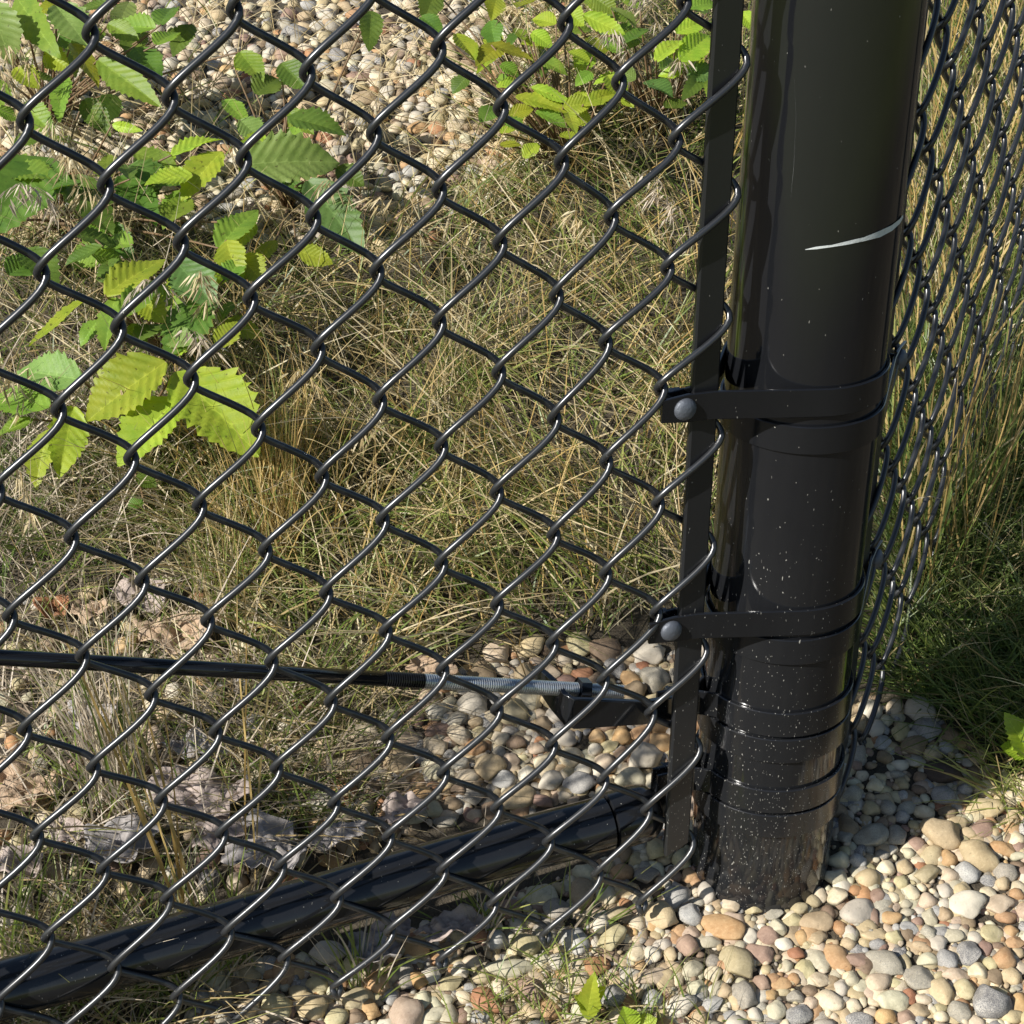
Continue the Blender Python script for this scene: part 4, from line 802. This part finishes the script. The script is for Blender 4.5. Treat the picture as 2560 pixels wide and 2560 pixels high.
for k, row in enumerate([
 (500, 2005, 250, 130, 10, 'p', 'large crumpled pinkish dead leaf below the bunch of straw stems'), (655, 2140, 210, 150, 40, 'g', 'crinkled grey dead leaf lying against the bottom rail'), (60, 1985, 160, 130, 0, 't', 'tan dead leaf at the foot of the sparse green blades'), (300, 2120, 200, 110, -10, 'g', 'curled grey dead leaf under the mesh beside the straw bunch'), (160, 2090, 130, 80, 20, 'p', 'small pale pinkish dead leaf in the litter'),
 (350, 1500, 150, 90, 30, 'p', 'pale dead leaf behind the slim truss rod, among green blades'), (440, 1600, 190, 90, 5, 't', 'flat tan dead leaf just above the truss rod'), (130, 1530, 90, 60, 0, 'r', 'rust-red dead leaf fragment behind the straw stems'), (230, 1540, 100, 60, 0, 't', 'tan dead leaf fragment behind the straw stems'), (1140, 2330, 90, 150, 70, 'p', 'curled pink-grey dead leaf stuck by a green tuft below the rail'), (930, 2385, 150, 90, 15, 'g', 'lilac-grey ruffled dead leaf under the mesh edge'), (980, 2340, 120, 80, -20, 'p', 'pale curled dead leaf between rust-red stones and rail'),
 (850, 2100, 140, 60, -15, 'g', 'shredded grey dead leaf on the near stones by the rail'), (1010, 2040, 130, 60, -20, 'p', 'thin pale dead leaf resting along the rail top'), (470, 1880, 140, 70, 0, 'g', 'dull grey dead leaf in shade behind the straw bunch'), (40, 2170, 140, 70, 0, 'p', 'pale dead leaf under dry lying straw'), (1080, 1690, 130, 80, 20, 't', 'tan dead leaf behind the threaded rod end'), (230, 1800, 130, 70, 0, 'g', 'grey dead leaf between straw stems under the truss rod'), (560, 2090, 150, 80, -20, 'p', 'pinkish dead leaf folded beside the larger crumpled one')]):
    dead_leaf(*row, seed=k * 7 + 2)

# ------------------------------------------------------------------ grass
def grass_mat(name, stops, transl=0.3, rough=0.5):
    mt, n, b = new_mat(name)
    at_ = n.nodes.new('ShaderNodeAttribute'); at_.attribute_name = 'blade'; sc = n.nodes.new('ShaderNodeSeparateColor'); n.links.new(at_.outputs['Color'], sc.inputs[0])
    c = ramp(n, stops, sc.outputs[0]).outputs[0]
    c = mixc(n, math_n(n, 'MULTIPLY', sc.outputs[1], 0.35), c, (0.42, 0.32, 0.16))
    n.links.new(c, b.inputs['Base Color']); b.inputs['Roughness'].default_value = rough; b.inputs['Specular IOR Level'].default_value = 0.45
    tr = n.nodes.new('ShaderNodeBsdfTranslucent'); n.links.new(c, tr.inputs[0]); mx = n.nodes.new('ShaderNodeMixShader'); mx.inputs[0].default_value = transl
    n.links.new(b.outputs[0], mx.inputs[1]); n.links.new(tr.outputs[0], mx.inputs[2]); n.links.new(mx.outputs[0], n.nodes['Material Output'].inputs['Surface'])
    return mt
GM = {'straw': grass_mat('dry_straw', [(0.0, (0.26, 0.18, 0.08)), (0.35, (0.44, 0.34, 0.16)), (0.7, (0.58, 0.47, 0.26)), (1.0, (0.66, 0.58, 0.40))]),
      'grey': grass_mat('grey_straw', [(0.0, (0.28, 0.21, 0.15)), (0.5, (0.48, 0.40, 0.30)), (1.0, (0.64, 0.56, 0.45))]),
      'gold': grass_mat('golden_straw', [(0.0, (0.26, 0.15, 0.04)), (0.5, (0.46, 0.31, 0.10)), (1.0, (0.58, 0.44, 0.18))]),
      'green': grass_mat('green_blade', [(0.0, (0.07, 0.12, 0.02)), (0.4, (0.13, 0.20, 0.035)), (0.75, (0.21, 0.27, 0.055)), (1.0, (0.34, 0.36, 0.10))], 0.35, 0.42),
      'deep': grass_mat('deep_green_blade', [(0.0, (0.06, 0.11, 0.025)), (0.5, (0.11, 0.19, 0.04)), (1.0, (0.20, 0.27, 0.07))], 0.35, 0.42)}
class Blades:
    def __init__(s): s.V = []; s.F = []; s.A = []; s.n = 0
    def add(s, root, d0, L, wd, bend, rnd, seg=6, side=None, tip=0.12, wob=0.0):
        t = np.linspace(0, 1, seg + 1)[:, None]
        P = np.array(root) + L * (t * np.array(d0) + (t ** 2) * np.array(bend))
        if wob: P = P + wob * L * np.sin(t * 5 + rnd * 40) * np.array([math.cos(rnd * 30), math.sin(rnd * 30), 0.3])
        T = np.gradient(P, axis=0); sd_ = np.cross(T, side if side is not None else nr.normal(size=3)); sd_ /= np.linalg.norm(sd_, axis=1)[:, None] + 1e-9
        w_ = (wd / 2) * np.maximum(tip, 1 - t ** 2.2) * np.minimum(1, 0.55 + t * 2)
        Vv = np.stack([P - sd_ * w_, P + sd_ * w_], axis=1).reshape(-1, 3)
        k = s.n + 2 * np.arange(seg)[:, None] + np.array([[0, 1, 3, 2]]); s.V.append(Vv); s.F.append(k)
        a = np.zeros((2 * (seg + 1), 4), dtype=np.float32); a[:, 0] = rnd; a[:, 1] = np.repeat(t[:, 0] ** 3, 2); a[:, 3] = 1; s.A.append(a)
        s.n += len(Vv); return P
    def build(s, name, mat, parent=None):
        V = np.concatenate(s.V); F = np.concatenate(s.F); me = bpy.data.meshes.new(name)
        me.vertices.add(len(V)); me.vertices.foreach_set('co', V.astype(np.float32).ravel()); me.loops.add(F.size); me.loops.foreach_set('vertex_index', F.astype(np.int32).ravel())
        me.polygons.add(len(F)); me.polygons.foreach_set('loop_start', np.arange(0, F.size, 4, dtype=np.int32)); me.polygons.foreach_set('loop_total', np.full(len(F), 4, dtype=np.int32))
        me.polygons.foreach_set('use_smooth', np.ones(len(F), dtype=bool)); me.materials.append(mat); me.update(calc_edges=True)
        ca = me.color_attributes.new('blade', 'FLOAT_COLOR', 'POINT'); ca.data.foreach_set('color', np.concatenate(s.A).ravel())
        o = bpy.data.objects.new(name, me); COL.objects.link(o)
        if parent: local(o, parent)
        return o
ST = {k: Blades() for k in GM}
def field(kind, poly, n, L, wd, tilt, az=None, azs=6.3, droop=(0.1, 0.5), rr=(0, 1), h=0.0, wob=0.02, clump=0.0, ws=1.0):
    for (u, v) in sample_poly(poly, n):
        p = px(u, v, 0); p[2] -= 0.003
        if math.hypot(p[0] - PC[0], p[1] - PC[1]) < PR + 0.004: continue
        if clump and noise.noise(Vector((p[0] * 15, p[1] * 15, 3.1))) < rng.uniform(-0.45, 0.05) * 0.6 + clump - 0.3: continue
        a = rng.uniform(0, 6.283) if az is None else math.radians(az) + rng.gauss(0, azs)
        if clump and az is None: a = 7.0 * noise.noise(Vector((p[0] * 7, p[1] * 7, 8.7))) + 2.2 + rng.gauss(0, 0.95)
        th = math.radians(rng.uniform(*tilt)); d = np.array([math.cos(a) * math.sin(th), math.sin(a) * math.sin(th), math.cos(th)])
        a2 = a + rng.gauss(0, 0.5); dr = rng.uniform(*droop)
        bend = np.array([math.cos(a2) * dr * 0.5, math.sin(a2) * dr * 0.5, -dr * 0.55])
        p[2] += h * rng.random()
        ST[kind].add(p, d, rng.uniform(*L) * 1.12, rng.uniform(*wd) * 1.22 * ws, bend, rng.uniform(*rr), 6, wob=wob * rng.random())
CEN = [(380, 1010), (640, 760), (900, 600), (1180, 470), (1500, 330), (1860, 300), (1860, 1620), (1600, 1640), (1350, 1600), (1080, 1680), (850, 1760), (600, 1640), (420, 1300)]
field('straw', CEN, 1500, (.08, .20), (.0007, .0016), (8, 60), None, 0, (.3, 1.0), (0, 1), 0, clump=.25)
field('green', CEN, 2500, (.06, .16), (.0008, .0016), (5, 50), None, 0, (.3, 1.0), (0, 1), 0, clump=.22)
field('straw', CEN, 700, (.05, .13), (.0007, .0014), (60, 88), None, 0, (.0, .3), (0, .7), .006, clump=.25)
field('gold', CEN, 600, (.09, .20), (.0007, .0014), (5, 45), None, 0, (.1, .6), (.2, 1), clump=.2)
field('straw', CEN, 300, (.10, .22), (.0009, .0016), (30, 75), 150, .7, (.1, .4), (.5, 1))
TOPR = [(1280, -120), (1900, -120), (1880, 330), (1500, 360), (1300, 420), (1220, 300)]
field('straw', TOPR, 900, (.06, .16), (.0009, .0018), (25, 75)); field('green', TOPR, 800, (.05, .12), (.0009, .0018), (15, 65))
TOPL = [(-100, -120), (560, -120), (620, 200), (820, 640), (500, 900), (-100, 1000)]
field('straw', TOPL, 330, (.10, .22), (.0007, .0014), (10, 60), None, 0, (.0, .4), (.3, 1)); field('green', TOPL, 130, (.06, .14), (.0009, .0018), (15, 65)); field('straw', TOPL, 120, (.16, .28), (.0009, .0015), (50, 75), 155, .35, (.05, .3), (.5, 1))
GRAV = [(560, -100), (1250, -100), (1250, 420), (820, 640)]
field('straw', GRAV, 300, (.06, .18), (.0007, .0013), (30, 80), None, 0, (.0, .4), (.4, 1))
GAP = [(-80, 560), (420, 600), (640, 760), (640, 1180), (300, 1060), (-80, 1100)]
field('straw', GAP, 330, (.06, .15), (.0008, .0014), (15, 75)); field('green', GAP, 420, (.05, .12), (.0008, .0016), (15, 70), None, 0, (.1, .5), (0, .6)); field('grey', GAP, 150, (.08, .18), (.0007, .0013), (10, 70))
LEFT = [(-80, 1000), (380, 1080), (560, 1620), (880, 1800), (900, 2060), (500, 2150), (-80, 2250)]
field('grey', LEFT, 620, (.05, .15), (.0007, .0014), (20, 82), None, 0, (.0, .35)); field('green', LEFT, 380, (.04, .11), (.0007, .0014), (10, 65)); field('straw', LEFT, 230, (.05, .14), (.0007, .0014), (30, 85))
LDK = [(-80, 1150), (420, 1080), (520, 1420), (-80, 1480)]
field('green', LDK, 420, (.05, .12), (.0008, .0016), (20, 75), None, 0, (.1, .5), (0, .5)); field('grey', LDK, 300, (.08, .18), (.0007, .0014), (10, 60))
MID = [(560, 1640), (1080, 1700), (900, 1950), (1000, 2080), (560, 2140), (500, 1900)]
field('straw', MID, 330, (.04, .11), (.0007, .0014), (40, 85)); field('green', MID, 420, (.03, .08), (.0007, .0014), (15, 70)); field('grey', MID, 150, (.04, .10), (.0007, .0014), (40, 85))
LOW = [(-60, 2300), (400, 2250), (520, 2480), (480, 2640), (-60, 2640)]
field('straw', LOW, 420, (.04, .11), (.0007, .0015), (40, 85)); field('grey', LOW, 260, (.04, .10), (.0007, .0014), (30, 85)); field('green', LOW, 240, (.04, .10), (.0008, .0015), (10, 60))
BOT = [(1180, 2480), (1420, 2440), (1760, 2500), (1800, 2640), (1150, 2640)]
field('green', BOT, 190, (.02, .06), (.0007, .0014), (5, 60), None, 0, (.1, .5), (.3, 1)); field('straw', BOT, 150, (.015, .045), (.0006, .0012), (20, 80))
field('straw', [(1250, 2440), (1420, 2420), (1420, 2520), (1250, 2520)], 90, (.01, .03), (.0006, .0012), (20, 85), None, 0, (.1, .6), (.2, .8))
# lawn and tall blond stand past the right-hand mesh
RGT = [(2160, 1700), (2230, 1480), (2330, 1250), (2700, 1180), (2720, 1880), (2520, 1910), (2420, 1830), (2250, 1740)]
field('deep', RGT, 2000, (.04, .11), (.0008, .0016), (15, 75), None, 0, (.1, .5)); field('green', RGT, 1300, (.04, .10), (.0008, .0015), (15, 75)); field('straw', RGT, 420, (.04, .12), (.0007, .0014), (20, 80))
field('deep', [(2200, 1000), (2700, 800), (2700, 1300), (2230, 1500)], 1300, (.06, .15), (.0009, .0017), (5, 55), None, 0, (.05, .4)); 
TALL = [(2190, 1420), (2280, 1200), (2480, 900), (2680, 700), (2720, -150), (2330, -150), (2260, 500)]
field('gold', TALL, 230, (.12, .30), (.0010, .0020), (2, 26), None, 0, (.0, .2), (.4, 1), ws=1.25); field('straw', TALL, 420, (.08, .24), (.0009, .0018), (5, 50), None, 0, (0, .4), (.3, 1), ws=1.2); field('green', TALL, 1200, (.07, .20), (.0009, .0018), (5, 40))
RLIT = [(2440, 1960), (2500, 1880), (2700, 1860), (2700, 2080), (2560, 2060)]
field('green', RLIT, 130, (.03, .08), (.0008, .0016), (25, 80), 180, 1.2, (.1, .5), (.6, 1)); field('straw', RLIT, 150, (.02, .07), (.0008, .0016), (30, 85))
LAB = {'straw': 'tangled dry straw-coloured grass lying behind the mesh', 'grey': 'dead grey-pink grass litter among the leaves below the truss rod', 'gold': 'golden dry grass stalks standing behind the post', 'green': 'fine green grass blades growing through the straw', 'deep': 'deep green lawn grass in the shade right of the post'}
for k, b_ in ST.items(): tag(b_.build(k + '_grass' if k != 'deep' else 'lawn_grass', GM[k]), LAB[k], 'grass', kind='stuff')

# tufts one can point at
def tuft(root_px, n, L, wd, tilt, mat, label, az=None, azs=1.0, droop=(.05, .35), rr=(.3, 1), spread=0.006, group=None, name='grass_tuft'):
    rp = px(*root_px); root = empty(name, tuple(rp)); tag(root, label, 'grass tuft', group)
    for part, share, mm in mat:
        b_ = Blades()
        for _ in range(max(2, int(n * share))):
            p = rp + np.array([rng.gauss(0, spread), rng.gauss(0, spread), -0.004]); p[2] = ground(p[0], p[1]) - 0.003
            a = rng.uniform(0, 6.283) if az is None else math.radians(az) + rng.gauss(0, azs); th = math.radians(abs(rng.uniform(*tilt)))
            d = np.array([math.cos(a) * math.sin(th), math.sin(a) * math.sin(th), math.cos(th)]); dr = rng.uniform(*droop)
            b_.add(p, d, rng.uniform(*L), rng.uniform(*wd), np.array([math.cos(a) * dr * .6, math.sin(a) * dr * .6, -dr * .5]), rng.uniform(*rr), 8, wob=0.012)
        b_.build(part, GM[mm], root)
G1 = [('blades', 1.0, 'green')]; G2 = [('blades', .6, 'green'), ('dry_blades', .4, 'grey')]
tuft((905, 2475), 34, (.05, .13), (.0010, .0018), (3, 45), G2, 'green grass tuft growing from the stones just outside the mesh bottom')
tuft((1195, 2330), 26, (.05, .10), (.0010, .0018), (10, 60), G2, 'green grass tuft crossing the rail near its end, at a curled dead leaf')
tuft((1240, 2310), 18, (.04, .09), (.0010, .0017), (5, 50), G1, 'thin upright green tuft beside the curled dead leaf below the rail')
tuft((1450, 2330), 26, (.03, .08), (.0010, .0018), (15, 65), G2, 'short green tuft spreading among cream pebbles near the post')
tuft((1360, 2400), 14, (.04, .07), (.0010, .0017), (5, 45), G1, 'sparse green tuft poking between grey and white pebbles')
tuft((590, 2420), 60, (.05, .14), (.0010, .0018), (3, 50), G2, 'dense mixed green and dry tuft standing in front of the rail')
tuft((480, 2490), 40, (.04, .11), (.0010, .0018), (5, 60), G2, 'low mixed tuft sprawling below the rail')
tuft((170, 2480), 40, (.05, .15), (.0010, .0018), (3, 50), G2, 'loose mixed tuft in front of the lowest stretch of rail')
tuft((40, 2420), 14, (.08, .16), (.0011, .0018), (3, 25), G1, 'few tall green blades rising past the rail beside a tan dead leaf')
tuft((300, 2040), 120, (.10, .22), (.0010, .0016), (2, 34), [('stems', .75, 'grey'), ('blades', .25, 'green')], 'tall bunch of grey-tan straw stems crossing the truss rod', 110, .9, (.0, .18), spread=.011, name='straw_bunch')
tuft((480, 2360), 8, (.26, .36), (.0016, .0026), (3, 15), [('stems', 1., 'gold')], 'few thick golden stems leaning up across the rail and truss rod', 130, .35, (.0, .12), name='straw_bunch', spread=.004)
tuft((620, 2180), 5, (.22, .34), (.0013, .0020), (1, 12), [('stems', 1., 'gold')], 'slender golden stems standing before the rail', 80, .8, (.0, .1), name='straw_bunch', spread=.004)
tuft((690, 1420), 150, (.08, .19), (.0009, .0016), (2, 30), [('stems', .7, 'gold'), ('blades', .3, 'green')], 'upright golden straw bunch below the big-leaved seedling', 100, 1.2, (.0, .2), spread=.014, name='straw_bunch')
tuft((740, 1290), 110, (.09, .20), (.0009, .0016), (2, 26), [('stems', .8, 'gold'), ('blades', .2, 'green')], 'golden straw bunch rising beside the largest seedling leaf', 100, 1.2, (.0, .2), spread=.013, name='straw_bunch')
tuft((560, 1560), 90, (.08, .17), (.0009, .0016), (2, 30), [('stems', .6, 'straw'), ('blades', .4, 'green')], 'straw bunch standing over the tan dead leaf at the truss rod', 100, 1.4, (.0, .2), spread=.015, name='straw_bunch')
tuft((1150, 1000), 80, (.08, .16), (.0009, .0016), (2, 40), [('stems', .5, 'straw'), ('blades', .5, 'green')], 'mixed upright tuft in the middle of the tangled grass', 100, 1.6, (.0, .3), spread=.018)
tuft((2330, 1500), 55, (.16, .32), (.0012, .0022), (1, 22), [('stems', .75, 'gold'), ('blades', .25, 'green')], 'tall blond grass bunch standing close behind the edge-on mesh', 60, 1.5, (.0, .15), spread=.02, name='straw_bunch')
tuft((2480, 1300), 55, (.18, .34), (.0012, .0022), (1, 22), [('stems', .7, 'gold'), ('blades', .3, 'green')], 'tall blond grass bunch farther uphill along the edge-on mesh', 60, 1.5, (.0, .15), spread=.025, name='straw_bunch')

# seed-head stalks
M_SEED = GM['straw']
def stalk(root_px, tip_px, hh, label, n=26, droop=0.035, key='straw', spread=1.0):
    rp = px(*root_px); tp = px(*tip_px, hh); root = empty('seed_head_stalk', tuple(rp)); tag(root, label, 'grass stalk', 'dry seed-head stalks')
    mid = (rp + tp) / 2 + np.array([rng.uniform(-.015, .015), rng.uniform(-.015, .015), 0.02]); P = [((1 - t) ** 2) * rp + 2 * t * (1 - t) * mid + t * t * tp for t in np.linspace(0, 1, 12)]
    mb = MB(); mb.tube(P, [0.0006 - 0.0003 * k / 11 for k in range(12)], 5); local(mb.build('stem', M_STALK), root)
    b_ = Blades(); dirx = (P[-1] - P[-3]); dirx /= np.linalg.norm(dirx); side = rng.uniform(0, 6.28)
    head = [tp + dirx * 0.05 * t + np.array([math.cos(side) * .01 * t, math.sin(side) * .01 * t, -droop * t * t]) for t in np.linspace(-0.5, 1, 12)]
    for k in range(n):
        q = head[rng.randrange(len(head))]; a = rng.uniform(0, 6.28)
        d = np.array([math.cos(a) * .55 * spread + dirx[0] * .5, math.sin(a) * .55 * spread + dirx[1] * .5, -rng.uniform(.1, .9)]); d /= np.linalg.norm(d)
        mid_ = q + d * rng.uniform(.002, .012); b_.add(q, d, np.linalg.norm(mid_ - q), .0003, np.zeros(3), rng.random(), 2, tip=.8)
        b_.add(mid_, d + np.array([0, 0, -.3]), rng.uniform(.008, .014), rng.uniform(.0014, .0024), np.array([0, 0, -.15]), rng.uniform(.3, 1), 4, tip=.05)
        b_.add(mid_, d + np.array([rng.uniform(-.25, .25), rng.uniform(-.25, .25), -.3]), rng.uniform(.009, .017), rng.uniform(.0008, .0015), np.array([0, 0, -.1]), rng.uniform(.5, 1), 4, tip=.03)
    b_.build('seed_head', GM[key], root)
M_STALK = simple('dry_stalk', (0.38, 0.28, 0.14), 0.6)
for (r_, t_, h_, lab, kw) in [
 ((330, 760), (95, 470), .17, 'grey feathery seed head hanging over the broad dark leaf', dict(n=60, key='grey')), ((300, 700), (150, 330), .18, 'drooping tan seed head just above the feathery grey one', dict(n=34)), ((380, 700), (190, 400), .17, 'loose seed head beside the feathery grey one', dict(n=30)),
 ((260, 420), (40, 120), .19, 'pale seed head before the blue-green leaf plant', dict(n=34)), ((200, 460), (20, 190), .18, 'pale seed head arching beside the blue-green leaf plant', dict(n=30)), ((520, 900), (390, 700), .16, 'fine grey seed head draped over the narrow-leaved seedling', dict(n=34, key='grey')), ((640, 1000), (510, 700), .16, 'long hanging seed head in front of the bluish leaf', dict(n=40)),
 ((560, 700), (250, 480), .15, 'tan seed head over the dark-leaved plant', dict(n=26)), ((330, 1250), (40, 960), .13, 'straw seed head hanging before the pale blotched leaf', dict(n=26)), ((360, 1260), (125, 940), .13, 'straw seed head between the pale leaf and the wire', dict(n=24)), ((480, 1250), (285, 960), .12, 'small seed head resting on the brightest big leaf', dict(n=20)), ((520, 1300), (365, 1000), .12, 'small seed head over the second bright leaf', dict(n=18)),
 ((640, 1300), (520, 870), .14, 'grey fluffy seed head by the golden straw bunch', dict(n=36, key='grey')), ((1010, 760), (860, 480), .13, 'straw seed head hanging before the far gravel', dict(n=34)), ((1180, 820), (1010, 520), .12, 'forked straw seed head sweeping over shaded gravel', dict(n=40)), ((1020, 620), (950, 300), .13, 'spreading straw seed head over the far gravel', dict(n=34)), ((1100, 640), (1090, 310), .12, 'wispy seed head beside the toothed sapling', dict(n=30)),
 ((1240, 400), (1050, 130), .14, 'short seed head in front of the far gravel edge', dict(n=24)), ((1400, 420), (1325, 60), .15, 'narrow hanging seed head across the toothed sapling', dict(n=34)), ((1640, 420), (1560, 100), .15, 'broad silvery seed head before the pointed-leaf sapling', dict(n=44, key='grey')), ((1720, 440), (1630, 20), .16, 'silvery seed head high beside the tension bar', dict(n=44, key='grey')), ((1720, 460), (1700, 170), .13, 'spreading seed head close to the tension bar', dict(n=36, key='grey')),
 ((1760, 760), (1660, 470), .11, 'pale hanging seed head in the lit grass by the bar', dict(n=32, key='grey')), ((1740, 760), (1700, 520), .10, 'second pale seed head in the lit grass by the bar', dict(n=28, key='grey')), ((1620, 900), (1480, 560), .11, 'thin seed head in the middle of the tangled grass', dict(n=24)), ((1740, 1500), (1690, 1400), .06, 'low seed head beside the second strap', dict(n=24)), ((900, 1250), (790, 960), .10, 'seed head lying over the tangled straw', dict(n=30)), ((960, 1100), (940, 1010), .08, 'curled seed head in the darker grass gap', dict(n=26)), ((180, 1500), (60, 1200), .10, 'sagging seed head in the dark grass under the seedling', dict(n=30)), ((2450, 1100), (2250, 830), .14, 'bleached seed head tucked behind the edge-on mesh', dict(n=40))]:
    stalk(r_, t_, h_, lab, **kw)
